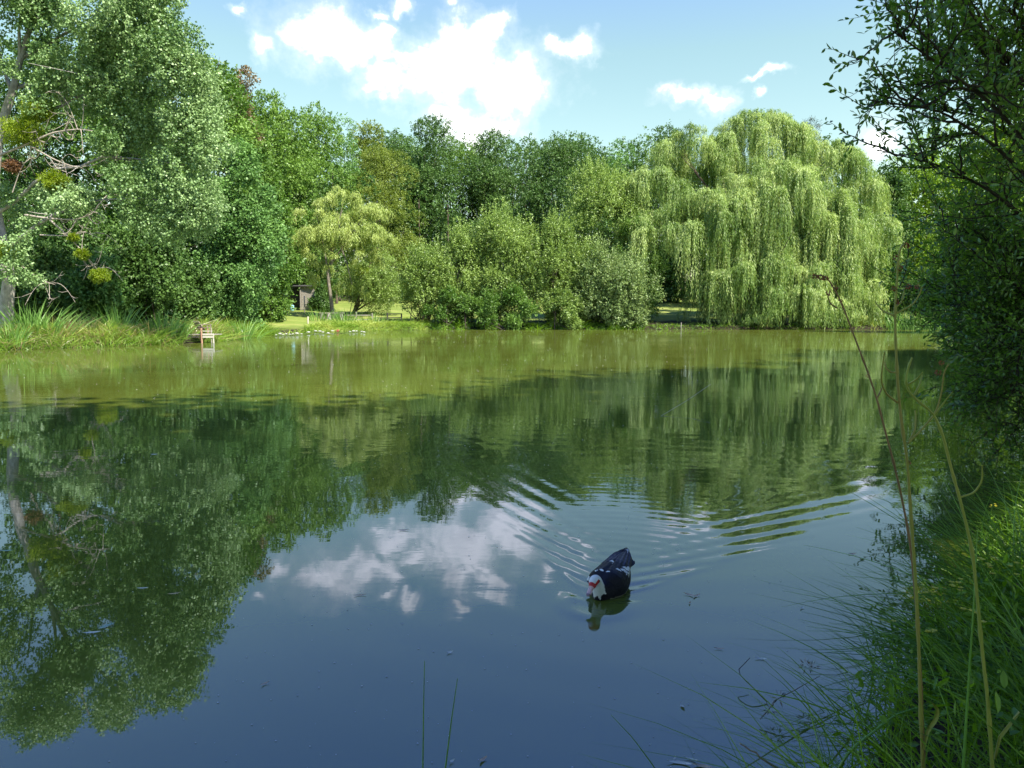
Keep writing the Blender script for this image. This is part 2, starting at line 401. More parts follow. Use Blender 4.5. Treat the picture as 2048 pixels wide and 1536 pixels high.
def build_water():
    ys = [0.6]
    while ys[-1] < 125:
        y = ys[-1]
        ys.append(y + (.02 if y < 11 else min(1.5, .02 + (y - 11) * .02)))
    ys = np.array(ys)
    us = np.concatenate([np.linspace(-2.4, -.9, 60)[:-1], np.linspace(-.9, .9, 640), np.linspace(.9, 2.4, 60)[1:]])
    Y, U = np.meshgrid(ys, us, indexing='ij')
    X = U * (Y + .6)
    Z = wave_height(X, Y)
    nx = len(us)
    i = np.arange(len(ys) - 1)[:, None] * nx + np.arange(nx - 1)[None]
    f = np.stack([i, i + 1, i + nx + 1, i + nx], -1).reshape(-1, 4)
    mb = MB(); mb.add(np.stack([X, Y, Z], -1).reshape(-1, 3), f)
    # rest of the pond left of and beside the fan, at the same level
    m, nt, out = newmat('pond_water'); L = nt.links
    ge = N(nt, 'ShaderNodeNewGeometry')
    mp = N(nt, 'ShaderNodeMapping'); mp.inputs['Scale'].default_value = (.7, 1.5, 1)
    L.new(ge.outputs['Position'], mp.inputs['Vector'])
    n1 = N(nt, 'ShaderNodeTexNoise'); n1.inputs['Scale'].default_value = 2.4; n1.inputs['Detail'].default_value = 3.5; n1.inputs['Roughness'].default_value = .55
    L.new(mp.outputs[0], n1.inputs['Vector'])
    n3 = N(nt, 'ShaderNodeTexNoise'); n3.inputs['Scale'].default_value = .13; n3.inputs['Detail'].default_value = 2
    L.new(mp.outputs[0], n3.inputs['Vector'])
    pr = N(nt, 'ShaderNodeMapRange'); pr.inputs['From Min'].default_value = .42; pr.inputs['From Max'].default_value = .62
    pr.inputs['To Min'].default_value = .25; pr.inputs['To Max'].default_value = 1.1
    L.new(n3.outputs['Fac'], pr.inputs['Value'])
    sp = N(nt, 'ShaderNodeSeparateXYZ'); L.new(ge.outputs['Position'], sp.inputs[0])
    far = N(nt, 'ShaderNodeMapRange'); far.inputs['From Min'].default_value = 3.5; far.inputs['From Max'].default_value = 14
    far.inputs['To Min'].default_value = .12; far.inputs['To Max'].default_value = 1.0
    L.new(sp.outputs['Y'], far.inputs['Value'])
    mm = N(nt, 'ShaderNodeMath', operation='MULTIPLY'); L.new(pr.outputs[0], mm.inputs[0]); L.new(far.outputs[0], mm.inputs[1])
    hh = N(nt, 'ShaderNodeMath', operation='MULTIPLY'); L.new(n1.outputs['Fac'], hh.inputs[0]); L.new(mm.outputs[0], hh.inputs[1])
    bu = N(nt, 'ShaderNodeBump'); bu.inputs['Strength'].default_value = 1.0; bu.inputs['Distance'].default_value = .0045
    L.new(hh.outputs[0], bu.inputs['Height'])
    di = N(nt, 'ShaderNodeBsdfDiffuse')
    nm = N(nt, 'ShaderNodeTexNoise'); nm.inputs['Scale'].default_value = .35; nm.inputs['Detail'].default_value = 4
    L.new(ge.outputs['Position'], nm.inputs['Vector'])
    cr = N(nt, 'ShaderNodeValToRGB'); cr.color_ramp.elements[0].position = .35; cr.color_ramp.elements[1].position = .7
    cr.color_ramp.elements[0].color = (.086, .108, .014, 1); cr.color_ramp.elements[1].color = (.114, .138, .022, 1)
    L.new(nm.outputs['Fac'], cr.inputs[0]); L.new(cr.outputs[0], di.inputs['Color'])
    gl = N(nt, 'ShaderNodeBsdfGlossy'); gl.inputs['Roughness'].default_value = .012; gl.inputs['Color'].default_value = (.76, .81, 1, 1)
    L.new(bu.outputs[0], gl.inputs['Normal'])
    fr = N(nt, 'ShaderNodeFresnel'); fr.inputs['IOR'].default_value = 2.0
    L.new(bu.outputs[0], fr.inputs['Normal'])
    mn = N(nt, 'ShaderNodeMath', operation='MINIMUM'); mn.inputs[1].default_value = .70
    L.new(fr.outputs[0], mn.inputs[0])
    ms = N(nt, 'ShaderNodeMixShader')
    L.new(mn.outputs[0], ms.inputs[0]); L.new(di.outputs[0], ms.inputs[1]); L.new(gl.outputs[0], ms.inputs[2])
    L.new(ms.outputs[0], out.inputs['Surface'])
    o = mb.build('water', m); o['kind'] = 'structure'
build_water()

# ------------------------------------------------------------------ foliage generators
def crown_leaves(mb, rng, lobes, n, L, W, spray=9, sig=.16, squash=.85, mi=0, droop=.15, shell=.68, vbias=0.0):
    """leaves in sprays over a set of lobes (x, y, z, r)"""
    lobes = np.asarray(lobes, float)
    ns = max(1, n // spray)
    p = lobes[:, 3] ** 2; p /= p.sum()
    k = rng.choice(len(lobes), ns, p=p)
    d = runit(rng, ns); d[:, 2] += .2; d = nrm(d)
    rad = lobes[k, 3] * (shell + (1.08 - shell) * rng.random(ns) ** .6) * (1 + .13 * rng.normal(size=ns))
    lobevar = rng.normal(0, .14, len(lobes))
    sp = lobes[k, :3] + d * rad[:, None] * np.array([1, 1, squash])
    out = nrm(d + .35 * rng.normal(size=(ns, 3)))
    idx = np.repeat(np.arange(ns), spray); m = len(idx)
    along = rng.random(m)[:, None] - .35
    P = sp[idx] + out[idx] * along * sig * 3.2 + rng.normal(size=(m, 3)) * sig * .7
    D = nrm(out[idx] * .9 + .9 * rng.normal(size=(m, 3)) + np.array([0, 0, -droop]))
    Nn = nrm(d[idx] * .5 + np.array([0, 0, .55]) + .6 * rng.normal(size=(m, 3)))
    var = np.clip(.5 + vbias + lobevar[k][idx] + .2 * rng.normal(size=m), 0, 1)
    s = rng.uniform(.7, 1.25, m)
    mb.leaves(P, D, Nn, L * s, W * s, var, mi)

def env_lobes(rng, c, rx, ry, h, n, lr=(.24, .4), top=1.0, low=.0):
    """lobes filling an egg: c = centre, rx/ry radii, h full height"""
    d = runit(rng, n); f = rng.uniform(.3, .92, n) ** .6
    z = d[:, 2] * f
    w = np.where(z > 0, np.sqrt(np.clip(1 - (z * .95) ** 2, .05, 1)) ** top, 1 - low * np.abs(z))
    P = np.stack([d[:, 0] * f * rx * w, d[:, 1] * f * ry * w, z * h / 2], -1) + np.asarray(c)
    r = min(rx, h / 2) * rng.uniform(lr[0], lr[1], n)
    c = np.asarray(c, float)
    for ax, ext in ((0, rx), (1, ry)):                      # let the outermost lobes just reach the egg
        m = np.max(np.abs(P[:, ax] - c[ax]) + r * .9); P[:, ax] = c[ax] + (P[:, ax] - c[ax]) * ext / m
    lo = c[2] - h / 2; top_ = np.max(P[:, 2] + r * .8); P[:, 2] = lo + (P[:, 2] - lo) * h / (top_ - lo)
    bt = np.min(P[:, 2] - r * .8)
    if bt > lo: P[:, 2] = P[:, 2].max() - (P[:, 2].max() - P[:, 2]) * (P[:, 2].max() - lo - r.min() * .8) / (P[:, 2].max() - bt - r.min() * .8)
    return np.column_stack([P, r])

def wobble_path(rng, a, b, n, amp):
    a = np.asarray(a, float); b = np.asarray(b, float)
    t = np.linspace(0, 1, n)[:, None]
    w = np.cumsum(rng.normal(size=(n, 3)) * amp, 0); w -= w[0]; w *= (1 - .3 * t); w[:, 2] *= .3
    return a + (b - a) * t + w * np.sin(np.clip(t, 0, 1) * PI * .75)

def trunk_mesh(rng, base, top, r0, lobes, nl=12, mi=0, sides=8):
    mb = MB()
    base = np.asarray(base, float); top = np.asarray(top, float)
    h = top[2] - base[2]
    path = wobble_path(rng, base - [0, 0, .3], top, 10, h * .012)
    t = np.linspace(0, 1, 10)
    rr = r0 * (1 - .8 * t) * (1 + .55 * np.exp(-t * 22))
    mb.tube(path, rr, sides)
    lobes = np.asarray(lobes)
    pick = rng.choice(len(lobes), min(nl, len(lobes)), replace=False)
    for i in pick:
        e = lobes[i, :3]
        tt = np.clip((e[2] - base[2]) / h - rng.uniform(.12, .3), .18, .85)
        s = path[int(tt * 9)]
        q = wobble_path(rng, s, e, 7, np.linalg.norm(e - s) * .03)
        q[:, 2] -= np.sin(np.linspace(0, PI, 7)) * .06 * np.linalg.norm(e - s)
        mb.tube(q, np.linspace(r0 * (1 - .8 * tt) * .5, .02, 7), 5)
        for _ in range(2):
            j = rng.integers(3, 6); e2 = e + rng.normal(size=3) * lobes[i, 3] * .6
            mb.tube(wobble_path(rng, q[j], e2, 5, .05), np.linspace(r0 * .12, .01, 5), 4)
    return mb

def tree(name, label, px, Y, top_py, half_px, mat, bark='bark', seed=0, n=26000, leaf=(.30, .2), base_frac=.22, lobes_n=58,
         lr=(.26, .40), top=1.0, low=.1, trunk_r=.28, group=None, depth=1.0, cat='tree', sig=.16, squash=.85, droop=.15, extra=None, base_py=None, nl=12, vbias=0.0, spray=9, base_px=None):
    rng = np.random.default_rng(seed)
    T = at(px, top_py, Y); x, y = T[0], T[1]
    g = gz(x, y)
    H = T[2] - g
    rx = half_px / F_PX * Y
    zb = max(.15, g * .3)
    c = (x, y, (zb + T[2]) / 2)
    lobes = env_lobes(rng, c, rx, rx * depth, (T[2] - zb), lobes_n, lr, top, low)
    if extra is not None:
        ex = []
        for (ppx, ppy, rpx) in extra:
            e = at(ppx, ppy, Y); ex.append([e[0], e[1] + rng.uniform(-.3, .3) * rx, e[2], rpx / F_PX * Y])
        lobes = np.vstack([lobes, ex])
    root = empty(name, (x, y, g), label, cat, group)
    o = np.array([x, y, g])
    bx_ = x if base_px is None else (base_px - 1024) / F_PX * Y
    tb = trunk_mesh(rng, (bx_, y, gz(bx_, y)), (x + rng.normal() * .3, y, g + H * .8), trunk_r, lobes, nl)
    tb.build('trunk', M[bark], root, o)
    mb = MB()
    crown_leaves(mb, rng, lobes, int(n * 1.45), leaf[0], leaf[1], sig=sig, squash=squash, droop=droop, vbias=vbias, spray=spray)
    mb.build('crown', M[mat], root, o)
    return root

def shrub(name, label, px, Y, top_py, half_px, mat, seed, n=16000, leaf=(.22, .12), stems=14, lobes_n=34, depth=.8, lr=(.2, .34), base_frac=.02, extra=None, cat='shrub', group=None, sig=.15, upright=.5, vbias=0.0, low=.25):
    """many-stemmed bush rising from one root"""
    rng = np.random.default_rng(seed)
    T = at(px, top_py, Y); x, y = T[0], T[1]; g = max(gz(x, y), .05); H = T[2] - g
    rx = half_px / F_PX * Y
    zb = max(.15, g * .3)
    c = (x, y, (zb + T[2]) / 2)
    lobes = env_lobes(rng, c, rx, rx * depth, (T[2] - zb), lobes_n, lr, 1.0, low)
    if extra is not None:
        lobes = np.vstack([lobes, [[*(at(a, b, Y) + [0, rng.uniform(-.3, .3) * rx, 0]), r_ / F_PX * Y] for a, b, r_ in extra]])
    root = empty(name, (x, y, g), label, cat, group); o = np.array([x, y, g])
    tb = MB()
    for i in range(stems):
        l = lobes[rng.integers(len(lobes))]
        s = np.array([x + rng.normal() * rx * .3, y + rng.normal() * rx * .2, g - .2])
        q = wobble_path(rng, s, l[:3], 7, .08 * H / 5)
        tb.tube(q, np.linspace(.07, .015, 7), 5)
    tb.build('stems', M['dark_twig'], root, o)
    mb = MB()
    ns = int(n * 1.4)
    crown_leaves(mb, rng, lobes, int(ns * .74), leaf[0], leaf[1], sig=sig, vbias=vbias)
    # upright leafy shoots breaking the outline
    k = rng.integers(len(lobes), size=int(ns * .32 / 14)); d = runit(rng, len(k)); d[:, 2] = np.abs(d[:, 2]) + .4; d = nrm(d)
    st = lobes[k, :3] + d * lobes[k, 3:4] * .8
    up = nrm(d + np.array([0, 0, upright * 1.6]) + .25 * rng.normal(size=d.shape)); ln = rng.uniform(.5, 1.2, len(k)) * min(1.6, H * .2)
    idx = np.repeat(np.arange(len(k)), 14); t = np.tile(np.linspace(0.1, 1, 14), len(k))
    P = st[idx] + up[idx] * (t * ln[idx])[:, None]
    mb.leaves(P, nrm(up[idx] * .7 + .8 * rng.normal(size=P.shape)), runit(rng, len(P)) + [0, 0, .6], leaf[0], leaf[1], np.clip(.6 + vbias + .2 * rng.normal(size=len(P)), 0, 1))
    mb.build('foliage', M[mat], root, o)
    return root

def weeping(mb, rng, mops, leaf=(.32, .055), spacing=.17, per=60, zmin=.15):
    """mops: (x, y, z, radius, length, ox, oy) - tufts of hanging strands"""
    for (x, y, z, rm, Lm, ox, oy) in mops:
        n = per // 3 * 3; rp = np.repeat(np.arange(n // 3), 3)
        a = rng.uniform(0, 2 * PI, n // 3)[rp] + rng.normal(size=n) * .06; r = (rm * np.sqrt(rng.random(n // 3)) * rng.uniform(.75, 1.2, n // 3))[rp] + rng.normal(size=n) * .05
        hx = np.cos(a) * r + ox * r * .6; hy = np.sin(a) * r + oy * r * .6
        z0 = z - .3 * (r / rm) ** 2 * rm + rng.normal(size=n) * .15
        Ls = Lm * rng.uniform(.3, 1.0, n // 3)[rp] * rng.uniform(.85, 1.0, n) * (1 - .25 * (r / rm > .8))
        Ls = np.minimum(Ls, z0 - zmin)
        m = max(6, int(Lm / spacing))
        s = np.linspace(0, 1, m)[None] * np.ones((n, 1)) * Lm             # arc length
        keep = s < Ls[:, None]
        k = 1 - np.exp(-s / (.55 * rm))
        sway = rng.normal(size=(n // 3, 1))[rp] * .05
        X = x + hx[:, None] * (.25 + .75 * k) + sway * s; Yy = y + hy[:, None] * (.25 + .75 * k)
        rise = .35 * rm * np.exp(-((s - .35 * rm) / (.4 * rm)) ** 2)
        Z = z0[:, None] - np.maximum(0, s - .35 * rm) + rise - .2 * rm
        P = np.stack([X, Yy, Z], -1)[keep]
        q = len(P)
        if q == 0: continue
        out = np.stack([np.broadcast_to(hx[:, None], s.shape)[keep], np.broadcast_to(hy[:, None], s.shape)[keep], np.zeros(q)], -1)
        out = nrm(out + 1e-6)
        fr = (s / (Ls[:, None] + .01))[keep]
        D = nrm(np.array([0, 0, -1.0]) * (.35 + 1.0 * np.clip(fr * 2.5, 0, 1))[:, None] + out * (.8 * (1 - fr))[:, None] + .27 * rng.normal(size=(q, 3)))
        Nn = nrm(out * .7 + .6 * rng.normal(size=(q, 3)) + [0, 0, .3])
        tv = np.broadcast_to(np.clip(rng.normal(.5, .2, (n // 3, 1))[rp] + rng.normal() * .14, 0, 1), s.shape)[keep] + .1 * rng.normal(size=q) + .1 * (1 - fr)
        sc_ = rng.uniform(.7, 1.25, q)
        mb.leaves(P + rng.normal(size=(q, 3)) * .06, D, Nn, leaf[0] * sc_, leaf[1] * sc_, np.clip(tv, 0, 1), 0)

# ------------------------------------------------------------------ big weeping willow
def big_willow():
    rng = np.random.default_rng(5)
    Y0 = 89
    bx, by = at(1545, 640, Y0)[:2]; g = gz(bx, by)
    root = empty('weeping_willow', (bx, by, g), 'huge weeping willow with curtains of pale green strands hanging down to the water', 'tree')
    o = np.array([bx, by, g])
    S = Y0 / F_PX
    # domes: (px centre, py top, half width px, bottom py, Y)
    domes = [(1525, 205, 105, 430, 92), (1385, 245, 95, 430, 91), (1650, 265, 85, 440, 92), (1300, 315, 70, 480, 89), (1720, 335, 60, 500, 90),
             (1560, 300, 130, 520, 86), (1440, 350, 110, 560, 84.5), (1660, 400, 105, 560, 85), (1320, 400, 72, 540, 86), (1520, 480, 120, 640, 82.5),
             (1620, 500, 105, 655, 82), (1695, 560, 62, 655, 83), (1460, 520, 62, 655, 82.5), (1765, 410, 38, 560, 86), (1560, 585, 70, 660, 81.2)]
    mops = []; ends = []
    for (px, py, hw, bot, Y) in domes:
        c = at(px, py + 12, Y); w = hw / F_PX * Y; zb = at(px, bot, Y)[2]
        hgt = (c[2] - zb)
        k = int(6 + .95 * w * w)
        for i in range(k):
            a = rng.uniform(0, 2 * PI); rr = math.sqrt((i + .5) / k) * 1.0
            x = c[0] + math.cos(a) * w * rr; y = c[1] + math.sin(a) * w * rr * .75
            z = c[2] - (1 - math.sqrt(max(0, 1 - .96 * rr * rr))) * min(hgt * .75, w * .95) + rng.normal() * .35 - .6
            rm = rng.uniform(1.0, 2.1); Lm = rng.uniform(.25, .75) * hgt * (.6 + .5 * rr)
            mops.append((x, y, z, rm, max(2.2, min(Lm, 8.5)), math.cos(a) * rr, math.sin(a) * rr))
        ends.append((c[0], c[1], c[2] - hgt * .25, w * .5))
    # lower fringe of curtains down to the water on the pond side
    for px in np.arange(1425, 1745, 9):
        for rep in range(2):
            Y = rng.uniform(80.3, 84.5); py = rng.uniform(400, 600)
            c = at(px + rng.normal() * 8, py, Y)
            bot = .15 if rng.random() < .75 else rng.uniform(.5, 2.5)
            mops.append((c[0], c[1], c[2], rng.uniform(.6, 1.3), max(1.5, (c[2] - bot) * rng.uniform(.7, 1.4)), rng.normal() * .3, -.5))
    mops = [m_ for m_ in mops]
    mb = MB(); weeping(mb, rng, mops, per=92)
    mb.build('crown', M['willow'], root, o)
    tb = trunk_mesh(rng, (bx, by, g), (bx - .5, by + .5, g + 11), .75, np.array(ends), 15, sides=10)
    # leaning second stem towards the left
    tb.tube(wobble_path(rng, (bx - 3.5, by - 3, gz(bx - 3.5, by - 3) - .2), at(1470, 420, 87), 9, .12), np.linspace(.38, .1, 9), 7)
    tb.tube(wobble_path(rng, (bx + 3.0, by - 2, gz(bx + 3, by - 2) - .2), at(1660, 420, 87), 9, .12), np.linspace(.3, .08, 9), 7)
    tb.build('trunk', M['bark'], root, o)
big_willow()

def small_willow():
    rng = np.random.default_rng(8)
    Y0 = 86
    b = at(665, 640, Y0); bx, by = b[:2]; g = gz(bx, by)
    root = empty('young_willow', (bx, by, g), 'small pale yellow-green willow on a bare leaning trunk beside the water lilies', 'tree')
    o = np.array([bx, by, g])
    mops = []; ends = []
    for (px, py, hw, Y, k) in [(690, 378, 62, 86, 20), (632, 408, 46, 86, 15), (742, 404, 40, 86, 18), (660, 440, 70, 84, 24), (720, 440, 62, 84, 20), (685, 425, 86, 84.5, 30), (618, 455, 38, 86, 12), (742, 455, 42, 85.5, 14), (680, 470, 84, 85.5, 20), (675, 505, 60, 86, 6),
                              (650, 540, 40, 85.5, 5), (705, 560, 30, 85.5, 3)]:
        c = at(px, py, Y); w = hw / F_PX * Y
        for i in range(k):
            a = rng.uniform(0, 2 * PI); rr = math.sqrt(rng.random())
            z = c[2] - rr * rr * w * .55 + rng.normal() * .2 - .2
            mops.append((c[0] + math.cos(a) * w * rr, c[1] + math.sin(a) * w * rr * .8, z, rng.uniform(.6, 1.2), rng.uniform(.6, 1.7), math.cos(a) * rr, math.sin(a) * rr))
        ends.append((c[0], c[1], c[2] - .6, w * .5))
    mb = MB(); weeping(mb, rng, mops, leaf=(.24, .065), spacing=.13, per=72)
    mb.build('crown', M['pale'], root, o)
    tb = MB()
    p = np.array([at(x, y, Y0) for x, y in ((666, 652), (665, 630), (662, 600), (658, 570), (655, 545), (664, 525), (662, 500), (672, 460), (685, 420))])
    tb.tube(p, np.array([.34, .25, .21, .19, .18, .15, .12, .08, .04]), 9)
    for e in ends:
        s = p[rng.integers(4, 8)]
        tb.tube(wobble_path(rng, s, e[:3], 6, .1), np.linspace(.13, .02, 6), 5)
    tb.build('trunk', M['willow_bark'], root, o)
small_willow()

# ------------------------------------------------------------------ far and left trees
FT = 'tall trees closing the view beyond the far bank'
T = tree
T('tall_tree', 'tall fresh-green tree close behind the silver poplar on the left bank', 425, 66, 118, 95, 'mid', seed=11, n=34000, base_frac=.12, leaf=(.26, .18))
T('tall_tree', 'tree with a sparse russet-brown top on the left skyline', 470, 76, 135, 62, 'russet', seed=12, n=16000, base_frac=.45, leaf=(.24, .16), lobes_n=30)
T('tall_tree', 'bright yellow-green tree right of the russet-topped tree', 540, 100, 186, 100, 'mid', seed=13, n=34000, base_frac=.42, vbias=.12)
T('tall_tree', 'mid-green tree on the descending left skyline above the young willow', 618, 112, 208, 90, 'mid', seed=14, n=30000, base_frac=.3, vbias=.05)
T('tall_tree', 'blue-grey tree whose top stands between the left wood and the olive tree', 680, 134, 236, 70, 'blue', seed=15, n=26000, base_frac=.3)
T('tall_tree', 'yellowish-topped tree at the left end of the far tree line', 738, 140, 240, 58, 'olive', seed=16, n=24000, base_frac=.3, vbias=.1)
T('olive_tree', 'dense rounded olive-green tree standing behind the pale young willow', 755, 124, 288, 100, 'olive', seed=17, n=42000, base_frac=.1, leaf=(.24, .15), lr=(.18, .3), lobes_n=60)
T('oak_tree', 'tall dark oak with a ragged top in the middle of the far tree line', 858, 140, 232, 78, 'oak', seed=18, n=52000, base_frac=.1, lobes_n=70, vbias=.1)
T('oak_tree', 'broad grey-green oak right of the ragged dark oak', 978, 143, 264, 76, 'oak', seed=19, n=46000, base_frac=.15, vbias=.18)
T('oak_tree', 'dark rounded oak above the tallest sallow bush', 1112, 137, 276, 86, 'oak', seed=20, n=46000, base_frac=.15)
T('tall_tree', 'pale distant tree between the dark oak and the weeping willow', 1240, 145, 282, 66, 'blue', seed=21, n=24000, base_frac=.2, vbias=.15)
T('tall_tree', 'dark tree peeping over the left shoulder of the weeping willow', 1345, 124, 248, 70, 'oak', seed=22, n=26000, base_frac=.25)
T('tall_tree', 'mid-green tree filling the gap left of the broad grey-green oak', 925, 152, 276, 72, 'mid', seed=41, n=16000, base_frac=.2)
T('tall_tree', 'dark tree standing in the gap between the two rounded oaks', 1050, 153, 288, 75, 'oak', seed=42, n=16000, base_frac=.2)
T('tall_tree', 'deep green tree half hidden behind the pale distant tree', 1180, 153, 290, 75, 'deep', seed=43, n=16000, base_frac=.2)
T('tall_tree', 'dark leafy tree behind the olive tree, left of the ragged oak', 800, 150, 262, 60, 'deep', seed=44, n=16000, base_frac=.2)
T('tall_tree', 'dark tree seen only through the gaps in the weeping willow', 1450, 114, 330, 120, 'deep', seed=47, n=30000, base_frac=.0)
T('pine_tree', 'dark green pine rising behind the right shoulder of the willow', 1628, 124, 238, 45, 'pine', seed=23, n=24000, leaf=(.34, .06), base_frac=.4)
T('shade_tree', 'dark-green tree on the left bank whose clumps hang low behind the chair', 478, 57, 285, 82, 'blue', seed=24, n=46000, base_frac=.14, leaf=(.2, .14), lobes_n=60, lr=(.22, .34), vbias=.08, group=None)
T('shade_tree', 'slim shaded tree with a tall bare trunk left of the shed', 528, 74, 330, 62, 'mid', seed=25, n=26000, base_frac=.42, leaf=(.24, .16), trunk_r=.34, vbias=-.1)
T('shade_tree', 'slim shaded tree directly behind the plank shed', 600, 106, 330, 70, 'deep', seed=26, n=26000, base_frac=.2)
T('feathery_tree', 'small light feathery tree right of the young willow with a dark ivy-clad trunk', 745, 93, 488, 62, 'sallow', seed=27, n=15000, base_frac=.34, leaf=(.2, .1), trunk_r=.3, lobes_n=30, vbias=.2, base_px=707)
T('tall_tree', 'dark tall tree filling the sky behind the silver poplar at the left edge', 60, 66, 60, 120, 'deep', seed=45, n=34000, base_frac=.1, leaf=(.26, .18))
T('tall_tree', 'mid-green tree close behind the upper right of the silver poplar', 240, 62, 40, 100, 'mid', seed=46, n=36000, base_frac=.1, leaf=(.24, .17), vbias=-.1)
T('right_tree', 'sunlit bright green tree behind the sallow branches on the right', 1855, 100, 255, 105, 'yellow', seed=28, n=44000, base_frac=.22, leaf=(.24, .16), lobes_n=60)
T('right_tree', 'sunlit tree at the right edge of the picture behind the sallow', 2010, 64, 205, 115, 'yellow', seed=29, n=44000, base_frac=.1, leaf=(.2, .14), lobes_n=60)
T('right_tree', 'darker tree between the willow and the sunlit right-hand trees', 1775, 96, 330, 55, 'deep', seed=30, n=22000, base_frac=.2)
T('right_tree', 'pale bushy tree low behind the right end of the willow', 1790, 118, 420, 90, 'olive', seed=31, n=22000, base_frac=.2)

# dark wooded background behind the first rows: reads as one mass
def woodland():
    rng = np.random.default_rng(77)
    lobes = []
    for i in range(150):
        px = rng.uniform(-120, 720); Y = rng.uniform(72, 125)
        py = rng.uniform(330, 610)
        p = at(px, py, Y); g = gz(p[0], p[1])
        if 555 < px and py > 480 or (px > 540 and Y < 105): continue
        lobes.append([p[0], p[1], max(p[2], g + 1), rng.uniform(1.8, 3.2)])
    for i in range(170):
        px = rng.uniform(680, 2250); Y = rng.uniform(128, 160)
        if 1250 > px > 640 or px > 1700 or rng.random() < .5:
            py = rng.uniform(350, 545)
            p = at(px, py, Y); g = gz(p[0], p[1])
            lobes.append([p[0], p[1], max(p[2], g + 1.2), rng.uniform(2, 3.6)])
    mb = MB()
    for i in range(90):
        px = rng.uniform(790, 1270); Y = rng.uniform(150, 175); p = at(px, rng.uniform(310, 470), Y); lobes.append([*p, rng.uniform(2.2, 3.6)])
    for i in range(80):
        px = rng.uniform(700, 1330); Y = rng.uniform(155, 178); p = at(px, rng.uniform(292, 350), Y); lobes.append([*p, rng.uniform(2.4, 4.0)])
    for i in range(70):
        px = rng.uniform(1280, 1720); Y = rng.uniform(128, 160); p = at(px, rng.uniform(300, 560), Y); lobes.append([*p, rng.uniform(2.2, 3.6)])
    for i in range(330):                                   # undergrowth down to the ground
        px = rng.uniform(-150, 2300); Y = rng.uniform(120, 175) if 640 < px < 1700 else rng.uniform(78, 130)
        if 555 < px <= 640: Y = rng.uniform(116, 132)
        if px >= 1700: Y = rng.uniform(135, 175)
        x = (px - 1024) / F_PX * Y; r_ = rng.uniform(1.6, 3.2); lobes.append([x, Y, gz(x, Y) + r_ * rng.uniform(.3, 1.6), r_])
    crown_leaves(mb, rng, lobes, 230000, .42, .3, sig=.25)
    for l in lobes[::2]:
        g = gz(l[0], l[1])
        mb.tube(wobble_path(rng, (l[0], l[1], g - .3), (l[0], l[1], l[2]), 5, .12), np.linspace(.22, .08, 5), 5, mi=1)
    o = mb.build('woodland', [M['deep'], M['bark']])
    tag(o, 'dark dense woodland behind the first row of trees', kind='stuff')
woodland()

